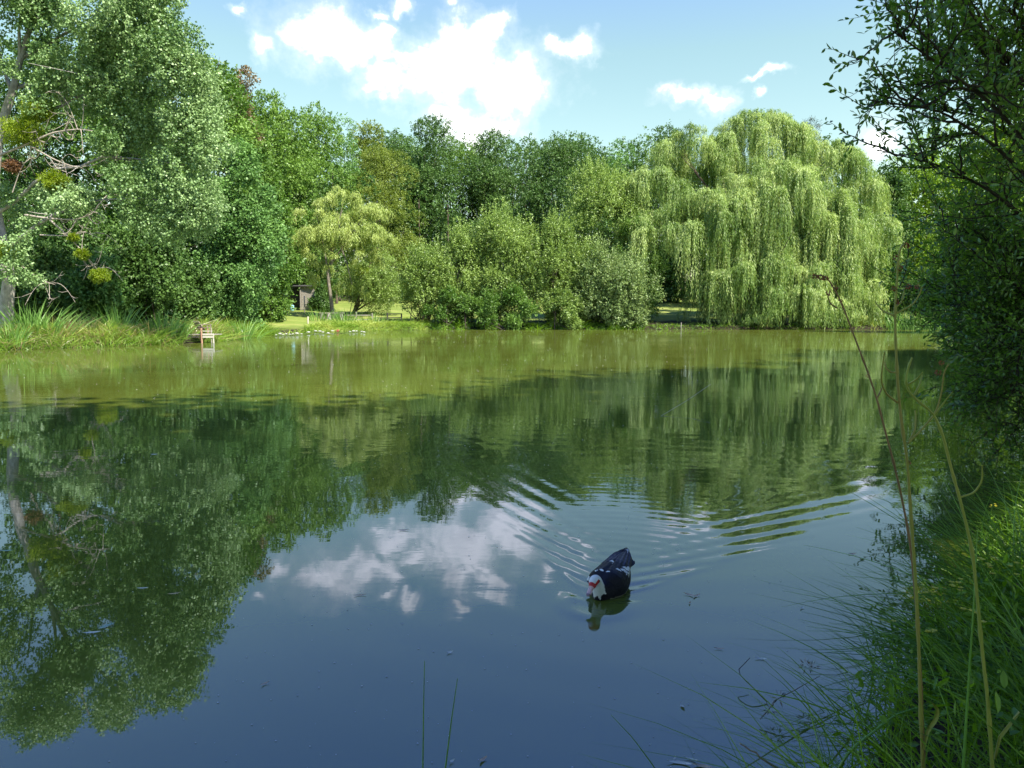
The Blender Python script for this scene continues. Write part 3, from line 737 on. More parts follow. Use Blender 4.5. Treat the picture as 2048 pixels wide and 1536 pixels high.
# ------------------------------------------------------------------ silver poplar on the left bank
def poplar():
    rng = np.random.default_rng(31)
    Y0 = 40
    b = at(14, 652, Y0); bx, by = b[:2]; g = gz(bx, by)
    root = empty('silver_poplar', (bx, by, g), 'tall silver-leaved poplar with pale grey trunk on the left bank', 'tree')
    o = np.array([bx, by, g])
    P = lambda x, y, dy=0: at(x, y, Y0 + dy)
    tb = MB()
    main = np.array([P(10, 672), P(12, 640), P(14, 600), P(18, 560), P(8, 500), P(-8, 430), P(-12, 350), P(-4, 285), P(14, 215), P(28, 175), P(40, 120), P(62, 50), P(80, -40), P(95, -120)])
    main = np.vstack([(main[0] * 1), main[1:]])
    tb.tube(main, np.array([.46, .37, .33, .31, .29, .28, .26, .24, .21, .19, .15, .12, .08, .03]), 10)
    tb.tube([P(24, 185), P(8, 140, .3), P(-6, 90, .5), P(-20, 20, .6)], [.1, .085, .07, .04], 6)
    tb.tube([P(40, 120), P(38, 60, -.4), P(44, 0, -.5), P(46, -60, -.5)], [.09, .07, .05, .02], 6)
    limbs = [[(8, 500), (90, 430), (190, 400), (300, 395)], [(-4, 285), (80, 230), (170, 190), (270, 150)], [(40, 120), (120, 70), (220, 30), (300, 10)],
             [(28, 175), (110, 150), (220, 160), (350, 200)], [(-8, 430), (100, 350), (220, 310), (370, 330)], [(62, 50), (130, -20), (190, -60), (220, -100)]]
    ends = []
    for l in limbs:
        q = np.array([P(x, y, rng.uniform(-1.5, 1.5) * (i > 0)) for i, (x, y) in enumerate(l)])
        tt = np.linspace(0, 3, 9); q = np.stack([np.interp(tt, range(4), q[:, k]) for k in range(3)], -1) + rng.normal(size=(9, 3)) * .06
        tb.tube(q, np.linspace(.11, .03, 9), 6); ends.append(q)
        for i in range(3, 9):
            for _ in range(2):
                e = q[i] + rng.normal(size=3) * [1.0, .9, .8]
                tb.tube(wobble_path(rng, q[i], e, 5, .05), np.linspace(.03, .008, 5), 4)
    tb.build('trunk', M['grey_bark'], root, o)
    # bare pale branches on the pond side
    bb = MB()
    def branch(pts, r0, subs=5, spread=1.0, dy=-1.5):
        q = np.array([P(x, y, dy) for x, y in pts]); k = len(q)
        tt = np.linspace(0, k - 1, 4 * k); q = np.stack([np.interp(tt, range(k), q[:, j]) for j in range(3)], -1)
        q[1:-1] = (q[:-2] + q[1:-1] * 2 + q[2:]) / 4
        bb.tube(q, np.linspace(r0, r0 * .25, len(q)), 5)
        for _ in range(subs):
            i = rng.integers(len(q) // 3, len(q) - 1)
            d = nrm(rng.normal(size=3) * [1, .6, .8] + nrm(q[-1] - q[0]) * .9) * rng.uniform(.5, 1.5) * spread
            t = np.linspace(0, 1, 8)[:, None]
            s = q[i] + d * t + np.array([0, 0, 1]) * (np.sin(t * PI) * -.28 + t * t * .35) * spread * rng.choice([-1, 1, 1])
            bb.tube(s, np.linspace(r0 * .45, .008, 8), 4)
            for _ in range(2):
                e = s[rng.integers(3, 7)]; d2 = rng.normal(size=3) * .3
                bb.tube(np.array([e, e + d2 * .6 + [0, 0, -.06], e + d2]), [.014, .01, .006], 4)
    branch([(-4, 312), (50, 290), (105, 265), (155, 258), (195, 263)], .07, 9)
    branch([(60, 292), (110, 320), (150, 335), (190, 330), (220, 312)], .045, 6)
    branch([(155, 258), (145, 230), (135, 205)], .03, 4)
    branch([(50, 430), (95, 437), (150, 440), (185, 428), (205, 400)], .06, 6)
    branch([(100, 440), (140, 475), (175, 515), (200, 545)], .055, 7)
    branch([(80, 470), (135, 472), (165, 462), (205, 478)], .035, 5)
    branch([(28, 520), (60, 545), (95, 565), (112, 570)], .04, 5)
    branch([(25, 385), (40, 340), (60, 310)], .03, 6)
    bb.build('bare_branches', M['twig'], root, o)
    # foliage: explicit clump masses read off the crown
    spec = [(330, 10, 45), (290, 60, 60), (230, 20, 60), (170, 70, 50), (120, 30, 45), (90, -30, 60), (40, 40, 40), (20, -30, 50), (300, 110, 55), (360, 150, 50), (240, 120, 55), (390, 190, 45), (310, 190, 60),
            (180, 150, 45), (110, 120, 35), (60, 100, 26), (420, 240, 38), (360, 250, 60), (270, 240, 60), (190, 215, 45), (120, 195, 35), (60, 200, 24), (400, 320, 50), (330, 320, 60), (250, 320, 50), (400, 390, 45),
            (340, 395, 60), (270, 380, 50), (390, 440, 40), (320, 455, 40), (430, 425, 28), (160, 400, 36), (110, 405, 30), (60, 440, 34), (30, 480, 32), (90, 385, 30), (20, 545, 36), (60, 560, 26), (20, 400, 30), (250, 430, 30), (10, 130, 25),
            (150, -60, 60), (240, -50, 55), (150, -110, 50), (285, -10, 45), (345, 60, 30), (350, 100, 30), (380, 270, 40), (210, 270, 30), (20, -110, 50), (-60, -60, 60), (-50, 60, 45), (-70, 160, 50), (30, -150, 50), (-60, -140, 60), (-120, 20, 60), (60, 20, 35), (100, 160, 35), (-30, 110, 30)]
    lob = []
    for (x, y, r_) in spec:
        for k in range(3):
            p = P(x + rng.normal() * r_ * .35, y + rng.normal() * r_ * .35, rng.uniform(-2.2, 2.4) if k else rng.uniform(-2.5, -.5))
            lob.append([*p, r_ / F_PX * Y0 * rng.uniform(.55, .85)])
    mb = MB()
    crown_leaves(mb, rng, lob, 165000, .125, .11, spray=10, sig=.12, shell=.45, vbias=.05)
    mb.build('crown', M['poplar'], root, o)
poplar()

def mistletoe(label, px, py, Y, r_px, mat='mistletoe', seed=0):
    rng = np.random.default_rng(400 + seed)
    c = at(px, py, Y); r = r_px / F_PX * Y
    n = int(900 + 5000 * r)
    d = runit(rng, n); d[:, 2] *= .9
    wv = 1 + .28 * np.sin(d[:, 0] * 4 + seed) * np.sin(d[:, 2] * 5 + 2 * seed) + .12 * rng.normal(size=n)
    P = c + d * r * (rng.random(n) ** .4 * wv)[:, None] * [1, 1, .82]
    mb = MB(); mb.leaves(P, nrm(d + .7 * rng.normal(size=(n, 3))), runit(rng, n), .11, .045, rng.random(n))
    for i in range(22):
        e = c + runit(rng, 1)[0] * r * .9
        mb.tube(np.array([c, (c + e) / 2 + rng.normal(size=3) * .05, e]), [.015, .01, .005], 4, mi=1)
    o = mb.build('mistletoe_clump', [M[mat], M['twig']], origin=c)
    tag(o, label, 'mistletoe')
mistletoe('large yellow-green mistletoe ball in the poplar above the pale bare bough', 45, 266, 38.6, 37, seed=1)
mistletoe('yellow mistletoe clump at the left edge below the poplar boughs', 6, 508, 38.3, 26, seed=2)
mistletoe('round yellow mistletoe ball at the tip of the drooping bare bough', 200, 551, 38.0, 17, seed=3)
mistletoe('small flat mistletoe tuft halfway down the drooping bare bough', 165, 508, 38.2, 12, seed=4)
mistletoe('tiny mistletoe tuft where the drooping bough leaves the pale branch', 147, 474, 38.2, 8, seed=5)
mistletoe('dead rusty-brown mistletoe ball hanging at the left edge', 25, 332, 38.5, 15, 'dead', seed=6)
mistletoe('shaded mistletoe ball inside the poplar crown near the top left', 78, 222, 39.0, 30, seed=7)
mistletoe('dim mistletoe ball right of the dead brown clump', 110, 362, 38.8, 24, seed=8)
mistletoe('mistletoe bush on the fork of the small feathery tree', 722, 540, 90.5, 16, seed=9)

# ------------------------------------------------------------------ shrubs
SH = shrub
for a in [('dark leafy bush behind the reeds at the left edge, right of the grey trunk', 75, 47, 500, 85, 'deep', 51),
          ('dark blue-green bush second from the grey poplar trunk', 190, 48, 520, 80, 'blue', 52),
          ('bright-leaved dark bush in the middle of the left bank', 285, 50, 470, 85, 'deep', 53),
          ('low dark green bush behind the jetty chair', 372, 53, 545, 70, 'deep', 54),
          ('tall dark green bush under the poplar boughs', 130, 55, 400, 100, 'deep', 56),
          ('tall shaded bush rising between poplar and blue-green tree', 330, 58, 400, 100, 'deep', 57)]:
    SH('understory_bush', *a, n=15000, leaf=(.2, .15), stems=10, lobes_n=26, lr=(.24, .38), vbias=.06)
SH('understory_bush', 'pale spotted bush right of the jetty chair', 455, 56, 560, 52, 'blue', 55, n=14000, leaf=(.15, .1), vbias=.15)
SH('understory_bush', 'small dark holly-like bush at the right-hand corner of the shed', 645, 97, 570, 24, 'deep', 58, n=6000, leaf=(.2, .13), lobes_n=18)
SH('sallow_bush', 'yellow-green sallow bush at the left end of the far shrub row', 850, 82.5, 496, 56, 'sallow', 61, vbias=.15, n=15000)
SH('sallow_bush', 'sallow bush with spiky top, second in the far shrub row', 915, 83, 462, 58, 'sallow', 62, vbias=.2, n=15000)
SH('sallow_bush', 'broad feathery-topped sallow in the middle of the far shrub row', 1000, 84, 424, 80, 'sallow', 63, vbias=.22, n=24000)
SH('sallow_bush', 'tallest sallow bush, reaching up against the left side of the willow', 1200, 89, 338, 102, 'sallow', 64, n=38000, vbias=.22, lobes_n=50)
SH('sallow_bush', 'dull green sallow bush left of the grey-leaved bush', 1115, 82.5, 440, 70, 'sallow', 65, n=18000, vbias=.08)
SH('sallow_bush', 'deep green bush tucked under the left edge of the willow', 1275, 85, 440, 52, 'mid', 66, n=18000)
SH('grey_sallow_bush', 'rounded grey-leaved sallow overhanging the water left of the willow', 1236, 80.8, 500, 82, 'grey_sallow', 67, n=24000, leaf=(.2, .13))
SH('sallow_bush', 'small light sallow filling the gap left of the grey-leaved bush', 1175, 82.5, 500, 55, 'sallow', 74, n=15000, vbias=.12)
SH('sallow_bush', 'low dark bush at the waterline below the spiky-topped sallow', 905, 80.2, 585, 55, 'mid', 68, n=9000, vbias=-.15, lobes_n=20)
SH('sallow_bush', 'low dark bush at the waterline below the broad feathery sallow', 1010, 80.0, 580, 66, 'mid', 69, n=10000, vbias=-.15, lobes_n=22)
SH('sallow_bush', 'low light-green bush at the waterline left of the grey-leaved bush', 1125, 79.8, 588, 52, 'sallow', 70, n=9000, lobes_n=20)
SH('sallow_bush', 'low leafy bush in front of the right end of the willow', 1775, 84, 575, 34, 'mid', 71, n=9000, lobes_n=20)
SH('sallow_bush', 'dark waterside bush at the right end of the far bank', 1868, 82, 560, 62, 'deep', 72, n=14000, lobes_n=26)
SH('sallow_bush', 'bright bush behind the reeds near the right edge of the far bank', 1930, 78, 520, 70, 'mid', 73, n=16000, lobes_n=26)

# ------------------------------------------------------------------ grasses and reeds on the far and left banks
def shore_points(rng, n, x0, x1, y0, y1, s0, s1):
    out = []
    while sum(map(len, out)) < n:
        x = rng.uniform(x0, x1, n * 4); y = rng.uniform(y0, y1, n * 4); s = pond_sd(x, y)
        k = (s > s0) & (s < s1) & (np.hypot(x + 17.1, (y - 42.1) * .8) > 1.25)
        out.append(np.stack([x[k], y[k]], -1))
    p = np.concatenate(out)[:n]
    return np.column_stack([p, np.maximum(ground_z(p[:, 0], p[:, 1]) - .03, -.1)])

def long_grass():
    rng = np.random.default_rng(91)
    mb = MB()
    def patch(n, box, s, L, W, lean=.35, vb=0, bend=.5, mi=0):
        P = shore_points(rng, n, *box, *s)
        d = np.column_stack([rng.normal(size=(n, 2)) * lean, np.ones(n)])
        be = rng.normal(size=(n, 3)) * [bend, bend, .1] + [0.1, -.15, -.22]
        clump = np.sin(P[:, 0] * 1.9) * np.sin(P[:, 1] * 1.7 + P[:, 0] * .5)
        mb.blades(P, d, be, rng.uniform(*L, n) * (1.12 + .4 * clump), rng.uniform(.6, 1.2, n) * W * 1.35, 3, np.clip(.5 + vb + .22 * clump + .17 * rng.normal(size=n), 0, 1), mi)
    patch(9500, (-32, -15, 26, 60), (-.34, 2.6), (.45, 1.0), .03)
    patch(3000, (-32, -17, 27, 50), (-.3, 1.8), (.5, 1.05), .028, .5, 0, .6, 1)
    patch(2500, (-32, -17, 27, 60), (-.35, .5), (.4, .9), .03, .7, -.25, .8)
    patch(6000, (-18.5, -9, 55, 82), (-.34, 3.0), (.35, .75), .04, .5, .12, .6)
    patch(5000, (-18, -2, 58, 95), (.5, 12), (.10, .25), .04, .5, .1, .5)
    patch(3000, (-12, 30, 78, 88), (0, 4), (.12, .35), .035, .5, -.2, .5)
    patch(5000, (36, 56, 62, 95), (-.1, 6), (.4, .9), .04, .4, .1, .5)
    patch(2600, (-9, 14, 78, 84), (-.34, 1.2), (.3, .8), .045, .6, -.1, .6, 2)  # darker blades here and below stand in for shade along the far waterline
    patch(900, (14, 36, 78, 84), (-.2, .8), (.2, .5), .04, .6, -.2, .6, 2)
    o = mb.build('long_grass', [M['grass'], M['sedge'], M['near_grass']])
    tag(o, 'sunlit long grass and sedge fringing the left and far banks', kind='stuff')
long_grass()

def reed_clump(label, px, Y, h_m, seed, n=46, mat='iris', spread=.35, name='reed_clump', py=None, group='reed clumps along the bank', W=.062):
    if Y < 50: h_m *= 1.18; n = int(n * 1.3)
    rng = np.random.default_rng(600 + seed)
    x = (px - 1024) / F_PX * Y; y = Y
    g = max(gz(x, y), -.05); o = np.array([x, y, g])
    mb = MB()
    P = o + np.column_stack([rng.normal(size=(n, 2)) * spread, np.full(n, -.05)])
    d = np.column_stack([(P[:, :2] - o[:2]) / spread * .16 + rng.normal(size=(n, 2)) * .1, np.ones(n)])
    be = np.column_stack([(P[:, :2] - o[:2]) / spread * .18 + rng.normal(size=(n, 2)) * .08, rng.uniform(-.28, 0, n)])
    mb.blades(P, d, be, h_m * rng.uniform(.55, 1.1, n), W * rng.uniform(.7, 1.2, n), 5, np.clip(rng.normal(.5, .2, n), 0, 1), face=np.tile([[0.2, 1, 0]], (n, 1)) + rng.normal(size=(n, 3)) * .4)
    ob = mb.build(name, M[mat], origin=o)
    tag(ob, label, 'reeds', group)
reed_clump('tall blue-green reed clump just right of the grey poplar trunk', 62, 36.0, 1.75, 1, 60)
reed_clump('short arching reed clump at the left edge of the water', 22, 34.2, 1.2, 2, 50)
reed_clump('leafy reed clump beside the golden sedge tussock', 100, 36.6, 1.5, 3, 60)
reed_clump('golden sedge tussock on the left bank', 145, 38.2, 1.2, 4, 150, 'sedge', .35, 'sedge_tussock', group=None, W=.025)
reed_clump('reed clump with dry tips right of the golden tussock', 182, 39.0, 1.25, 5, 40)
reed_clump('tall arching reed clump in the middle of the left bank', 238, 39.6, 1.7, 6, 70)
reed_clump('upright blue-green reed clump left of the jetty', 325, 41.0, 1.55, 7, 70, spread=.4)
reed_clump('pale reed clump close against the jetty', 352, 41.8, 1.1, 8, 40)
reed_clump('bright leafy reed clump right of the jetty', 487, 49.0, 1.5, 9, 50)
reed_clump('reed clump standing left of the young willow trunk', 642, 79.5, 1.9, 10, 50, spread=.6, W=.06)
reed_clump('reed clump at the foot of the young willow trunk', 690, 78.6, 1.9, 11, 90, spread=.5, W=.06)
reed_clump('dark reed clump below the wooden rail', 745, 79.5, 1.5, 12, 60, spread=.9, W=.06)
for i, (px, Y) in enumerate([(1785, 79.5), (1812, 79), (1838, 78), (1868, 77), (1898, 75.5), (1930, 74)]):
    reed_clump('tall green reed clump along the right end of the far bank', px, Y, 2.6, 20 + i, 70, spread=.8, W=.075, group='reeds along the right end of the far bank')

# ------------------------------------------------------------------ right foreground sallow
def near_sallow():
    rng = np.random.default_rng(123)
    bx, by = 7.4, 8.6; g = gz(bx, by)
    root = empty('sallow_tree', (bx, by, g), 'dark shaded sallow overhanging the water on the right with oval leaves', 'tree')
    o = np.array([bx, by, g])
    tb = MB(); lb = MB()
    LP, LD, LN, LS, LV = [], [], [], [], []
    def twig(q, r0, leafy=1.0, sp=.045):
        tb.tube(q, np.linspace(r0, r0 * .3, len(q)), 5)
        seg = np.linalg.norm(np.diff(q, axis=0), axis=1); cum = np.concatenate([[0], np.cumsum(seg)]); tot = cum[-1]
        s = np.arange(.05, tot, sp) + rng.normal() * .01
        pos = np.stack([np.interp(s, cum, q[:, k]) for k in range(3)], -1)
        tan = nrm(np.stack([np.interp(s, cum, np.gradient(q[:, k])) for k in range(3)], -1))
        n = len(s)
        if n == 0: return
        side = nrm(np.cross(tan, runit(rng, n)))
        LP.append(pos); LD.append(nrm(tan * .75 + side * .8 + [0, 0, .12])); LN.append(nrm(np.cross(side, tan) + rng.normal(size=(n, 3)) * .5 + [0, 0, .5]))
        LS.append(rng.uniform(.6, 1.15, n) * leafy); LV.append(rng.normal(.5, .22, n))
    def bough(pts, r0, nsub, slen, twigs=7, tl=(.35, .8), bias=(0, 0, .2), start=.15, leaf=1.0):
        pts = np.asarray(pts, float); k = len(pts)
        tt = np.linspace(0, k - 1, 5 * k); q = np.stack([np.interp(tt, range(k), pts[:, j]) for j in range(3)], -1)
        for _ in range(2): q[1:-1] = (q[:-2] + 2 * q[1:-1] + q[2:]) / 4
        tb.tube(q, np.linspace(r0 * .62, r0 * .12, len(q)), 6)
        twig(q[-8:], r0 * .25, leaf)
        main = nrm(q[-1] - q[0])
        for _ in range(int(nsub * 1.3)):
            i = rng.integers(int(len(q) * start), len(q) - 1)
            d = nrm(main * .8 + rng.normal(size=3) * .75 + np.array(bias)) * slen * rng.uniform(.5, 1.2)
            t = np.linspace(0, 1, 8)[:, None]
            s = q[i] + d * t + np.array([0, 0, .12]) * t * t * slen + np.cumsum(rng.normal(size=(8, 3)) * .015, 0)
            twig(s, r0 * .3, leaf)
            for _ in range(twigs):
                j = rng.integers(1, 7); d2 = nrm(d / slen * .8 + rng.normal(size=3) * .7 + np.array(bias)) * rng.uniform(*tl)
                u = s[j] + d2 * np.linspace(0, 1, 5)[:, None] + np.cumsum(rng.normal(size=(5, 3)) * .01, 0)
                twig(u, .004, leaf)
    A = at
    # top boughs reaching out left over the water, close to the viewer
    bough([(6.2, 6.4, .4), A(2150, 420, 6.4), A(2000, 220, 6.3), A(1880, 130, 6.2), A(1775, 55, 6.1)], .04, 16, .6, 5, (.2, .5))
    bough([(6.3, 6.6, .4), A(2130, 430, 6.8), A(1990, 290, 6.7), A(1880, 220, 6.6), A(1735, 200, 6.5)], .04, 16, .6, 5, (.2, .5))
    bough([(6.3, 6.7, .4), A(2130, 330, 6.9), A(2030, 130, 6.8), A(1950, 40, 6.7), A(1900, -40, 6.7)], .04, 20, .7, 7, (.25, .6))
    bough([(6.4, 6.8, .4), A(2180, 300, 7.2), A(2080, 100, 7.1), A(2010, 10, 7.0), A(1960, -80, 7.0)], .04, 22, .7, 8, (.25, .6))
    bough([(6.4, 6.8, .4), A(2100, 480, 7.4), A(1980, 380, 7.3), A(1880, 330, 7.2), A(1755, 300, 7.1)], .035, 15, .55, 5, (.2, .45))
    bough([(6.6, 7.0, .4), A(2150, 300, 7.7), A(2060, 200, 7.6), A(1960, 130, 7.6), A(1850, 90, 7.6)], .035, 20, .7, 7, (.25, .6))
    bough([(6.6, 7.0, .4), A(2120, 360, 8.0), A(2040, 280, 8.0), A(1960, 230, 8.0), A(1830, 210, 8.0)], .035, 18, .7, 7, (.25, .55))
    # mid boughs
    for (y0, y1, tip, Y) in [(480, 420, 1795, 9.0), (560, 430, 1840, 8.6), (620, 520, 1850, 9.5), (640, 470, 1900, 8.4), (700, 600, 1870, 9.8), (720, 560, 1900, 9.0), (560, 450, 1930, 8.8),
                              (560, 640, 1820, 10.5), (600, 570, 1760, 11.5)]:
        bough([(Y * .76, Y + .2, .5), A(2120, y0, Y), A(2010, (y0 + y1) / 2, Y), A(tip, y1, Y)], .03, 16, .75, 6, (.25, .6), (0, 0, .1))
    # low boughs drooping to the water
    for (tip, y1, Y, n) in [(1905, 700, 9.8, 22), (1930, 760, 9.4, 22), (1960, 820, 9.0, 24), (1900, 640, 10.5, 22), (1985, 870, 8.6, 22), (2010, 780, 8.8, 26), (1950, 660, 9.5, 24), (2030, 650, 8.6, 26), (2040, 880, 8.0, 24), (2000, 560, 9.2, 24)]:
        bough([(Y * .76, Y + .2, .6), A(2110, 600, Y), A(2030, (600 + y1) / 2 - 20, Y), A(tip, y1, Y)], .025, n, .6, 8, (.2, .5), (-.1, 0, -.25))
    # backing mass to the right
    for i in range(20):
        Y = rng.uniform(8.2, 11); px = rng.uniform(2080, 2330); py = rng.uniform(60, 800)
        if 130 < py < 480 and px < 2240: continue
        bough([(Y * .8, Y + .5, .5), A(px + 60, py + 200, Y + .3), A(px, py, Y)], .03, 16, .8, 7, (.3, .6))
    P = np.concatenate(LP); D = np.concatenate(LD); Nn = np.concatenate(LN); S = np.concatenate(LS); V = np.clip(np.concatenate(LV), 0, 1)
    print('near sallow leaves', len(P))
    keep = P[:, 2] > .06
    P, D, Nn, S, V = P[keep], D[keep], Nn[keep], S[keep], V[keep]
    lb.leaves6(P, D, Nn, .074 * S, .029 * S, V)
    # stems from the ground
    for i in range(9):
        a = np.array([bx + rng.uniform(0, 2.5), by + rng.uniform(-.5, 2.5), g - .2]); e = a + [rng.normal() * .5, rng.normal() * .5, rng.uniform(2.5, 4)]
        tb.tube(wobble_path(rng, a, e, 8, .06), np.linspace(.07, .02, 8), 7)
    tb.build('branches', M['dark_twig'], root, o)
    lb.build('crown', M['near'], root, o)
near_sallow()

# ------------------------------------------------------------------ trees behind the viewer, whose shade lies over the near half of the pond
def sun_gaps(P, gaps):  # cuts leaf holes along the sun rays, added to light the near bank
    sdv = np.array([math.sin(SUN_AZ) * math.cos(SUN_EL), math.cos(SUN_AZ) * math.cos(SUN_EL), math.sin(SUN_EL)])
    keep = np.ones(len(P), bool)
    for (x, y, z, r) in gaps:
        v = P - np.array([x, y, z]); t = v @ sdv
        keep &= np.linalg.norm(v - t[:, None] * sdv, axis=1) > r
    return keep
SUN_AZ, SUN_EL = R(129), R(53)
def bank_trees():
    spots = [(-6, -9, 19), (1, -5.5, 22), (7, -2.5, 23.5), (12.8, .4, 21.5), (18.2, 4.6, 24), (23.8, 10.8, 21), (29.5, 18.5, 23.5), (12, -9, 20), (21, -4, 20)]
    rng = np.random.default_rng(200)
    gaps = [(rng.uniform(2.75, 3.7), 0, .5, rng.uniform(.14, .34)) for _ in range(16)]
    gaps = [(x, x * 1.25 + rng.uniform(-.4, .5), z, r) for x, _, z, r in gaps]
    for i, (x, y, h) in enumerate(spots):
        g = gz(x, y); o = np.array([x, y, g]); k = h / 18
        root = empty('bank_tree', o, 'large leafy tree on the near bank shading the pond', 'tree', 'large trees on the near bank')
        lob = env_lobes(rng, (x, y, g + 12 * k), 5.8 * k, 5.8 * k, 14 * k, 46, (.26, .4))
        trunk_mesh(rng, o, (x, y, g + 14 * k), .35, lob, 12).build('trunk', M['bark'], root, o)
        mb = MB(); crown_leaves(mb, rng, lob, 24000, .42, .32, sig=.42, shell=.45)
        q = mb.q[0]; v = mb.v[0]; kp = sun_gaps(v.reshape(-1, 4, 3).mean(1), gaps)
        m2 = MB(); m2.add(v.reshape(-1, 4, 3)[kp].reshape(-1, 3), np.arange(4 * kp.sum()).reshape(-1, 4), mb.qv[0][kp]); m2.build('crown', M['mid'], root, o)
bank_trees()

# ------------------------------------------------------------------ near bank grass
def near_bank():
    rng = np.random.default_rng(300)
    mb = MB()
    def pts(n, s0, s1, x0=.6, x1=7, y0=.9, y1=7.2):
        return shore_points(rng, n, x0, x1, y0, y1, s0, s1)
    n = 15000
    P = pts(n, -.05, 2.6)
    d = np.column_stack([rng.normal(-.25, .45, n), rng.normal(.1, .4, n), np.ones(n)])
    be = np.column_stack([rng.normal(-.2, .35, n), rng.normal(0, .35, n), rng.uniform(-.55, -.1, n)])
    mb.blades(P, d, be, rng.uniform(.22, .62, n), rng.uniform(.003, .0075, n), 5, np.clip(rng.normal(.4, .22, n), 0, 1))
    # broad-leaved herbs in the sward
    n = 9000
    P = pts(n, 0, 2.4, 1.0); P[:, 2] += rng.uniform(.05, .42, n)
    mb.leaves6(P, nrm(rng.normal(size=(n, 3)) + [-.3, 0, .3]), nrm(rng.normal(size=(n, 3)) * .6 + [0, 0, 1]), rng.uniform(.02, .05, n), rng.uniform(.009, .02, n), np.clip(rng.normal(.45, .2, n), 0, 1))
    o = mb.build('bank_grass', M['near_grass'])
    tag(o, 'dark shaded grass and herbs covering the near bank at lower right', kind='stuff')
near_bank()

def rush_tuft(label, base, n, seed, dirs, L, W=.005):
    rng = np.random.default_rng(seed)
    o = np.array([base[0], base[1], gz(*base) - .03])
    P = o + rng.normal(size=(n, 3)) * [.10, .10, 0]
    dx, dy, dz, sp = dirs
    d = np.array([dx, dy, dz]) + rng.normal(size=(n, 3)) * sp
    d[:, 2] = np.abs(d[:, 2])
    be = np.column_stack([rng.normal(-.08, .12, n), rng.normal(0, .12, n), rng.uniform(-.3, -.05, n)])
    mb = MB()
    Ls = rng.uniform(L[0], L[1], n)
    dn = nrm(d)
    for i in range(n):
        t = np.linspace(0, 1, 9)[:, None]
        q = P[i] + dn[i] * Ls[i] * t + be[i] * Ls[i] * t * t
        q[:, 2] = np.maximum(q[:, 2], .012)
        mb.tube(q, W * .5 * (1 - t[:, 0] ** 2 * .85), 5, float(np.clip(rng.normal(.5, .25), 0, 1)))
    ob = mb.build('rush_tuft', M['rush'], origin=o)
    tag(ob, label, 'rushes')
rush_tuft('rush tuft sprawling left over the water at the lower right corner', (1.85, 2.75), 90, 1, (-1.0, .0, .55, .28), (.3, .72))
rush_tuft('upright rush tuft at the right edge behind the dock stalks', (2.35, 3.25), 70, 2, (-.6, .2, 1.0, .4), (.5, .95))
rush_tuft('low rush tuft at the bottom edge right of the floating debris', (1.68, 2.3), 60, 3, (-.55, .2, .6, .35), (.28, .55))
rush_tuft('dense rush tuft in the bottom right corner of the picture', (1.75, 2.05), 90, 5, (-.35, .25, .8, .35), (.35, .75))
rush_tuft('rush tuft beside the yellow flowers on the bank', (2.75, 4.0), 50, 4, (-.6, .0, .9, .35), (.4, .8))

def rush_blade(label, pts, r, mat='rush'):
    q = np.array([at(*p) for p in pts])
    k = len(q); tt = np.linspace(0, k - 1, 14)
    q = np.stack([np.interp(tt, range(k), q[:, j]) for j in range(3)], -1)
    mb = MB(); mb.tube(q, np.linspace(r, r * .3, 14), 6, .6)
    o = mb.build('single_rush', M[mat], origin=q[0]); tag(o, label, 'rush')
rush_blade('taller of two single rush blades standing in the water at bottom centre', [(846, 1825, 1.95), (845, 1600, 1.97), (847, 1430, 1.98), (849, 1322, 1.99)], .0032)
rush_blade('shorter single rush blade leaning right at bottom centre', [(872, 1825, 1.95), (888, 1560, 1.96), (903, 1440, 1.96), (915, 1357, 1.96)], .0032)
rush_blade('lone dark rush blade leaning left at the bottom edge', [(1400, 1700, 2.1), (1310, 1536, 2.1), (1265, 1475, 2.1), (1222, 1430, 2.1)], .0026)
rush_blade('thick bright rush blade slanting across the lower right corner', [(1640, 1600, 2.0), (1700, 1500, 2.0), (1790, 1430, 2.05), (1850, 1410, 2.1)], .0055)
rush_blade('tall green rush blade rising between the two green dock stalks', [(1925, 1560, 1.6), (1935, 1400, 1.62), (1948, 1200, 1.64), (1955, 1060, 1.66)], .0035)

# ------------------------------------------------------------------ dock stalks
def dock(label, main, Y, r0, mat, branches, seeds, rnd):
    rng = np.random.default_rng(rnd)
    def path(pts, yy=0, m=4):
        q = np.array([at(x, y, Y + yy) for x, y in pts]); k = len(q); tt = np.linspace(0, k - 1, m * k)
        q = np.stack([np.interp(tt, range(k), q[:, j]) for j in range(3)], -1)
        for _ in range(2): q[1:-1] = (q[:-2] + 2 * q[1:-1] + q[2:]) / 4
        return q
    q = path(main); base = q[0].copy(); base[2] = gz(q[0][0], q[0][1])
    root = empty('dock_stalk', base, label, 'plant', 'dried dock stalks at lower right')
    mb = MB()
    if q[0][2] > base[2]: q = np.vstack([base - [0, 0, .05], q])
    rr = np.linspace(r0, r0 * .45, len(q)); rr *= 1 + .05 * rng.normal(size=len(rr)); rr[::7] *= 1.4
    mb.tube(q, rr, 7)
    for i, b in enumerate(branches):
        s = path(b, .0); s[:, 1] += np.linspace(0, rng.uniform(-.05, .05), len(s))
        mb.tube(s, np.linspace(r0 * .6, r0 * .3, len(s)), 6)
    mb.build('stem', M[mat], root, base)
    for (x, y, s) in seeds:
        c = at(x, y, Y); n = 30; s = s * .5
        sb = MB(); d = runit(rng, n)
        sb.leaves(c + d * s * .5, d + [0, 0, -.3], runit(rng, n), s * .9, s * .6, rng.random(n))
        sb.build('seed_cluster', M['seed'], root, base)
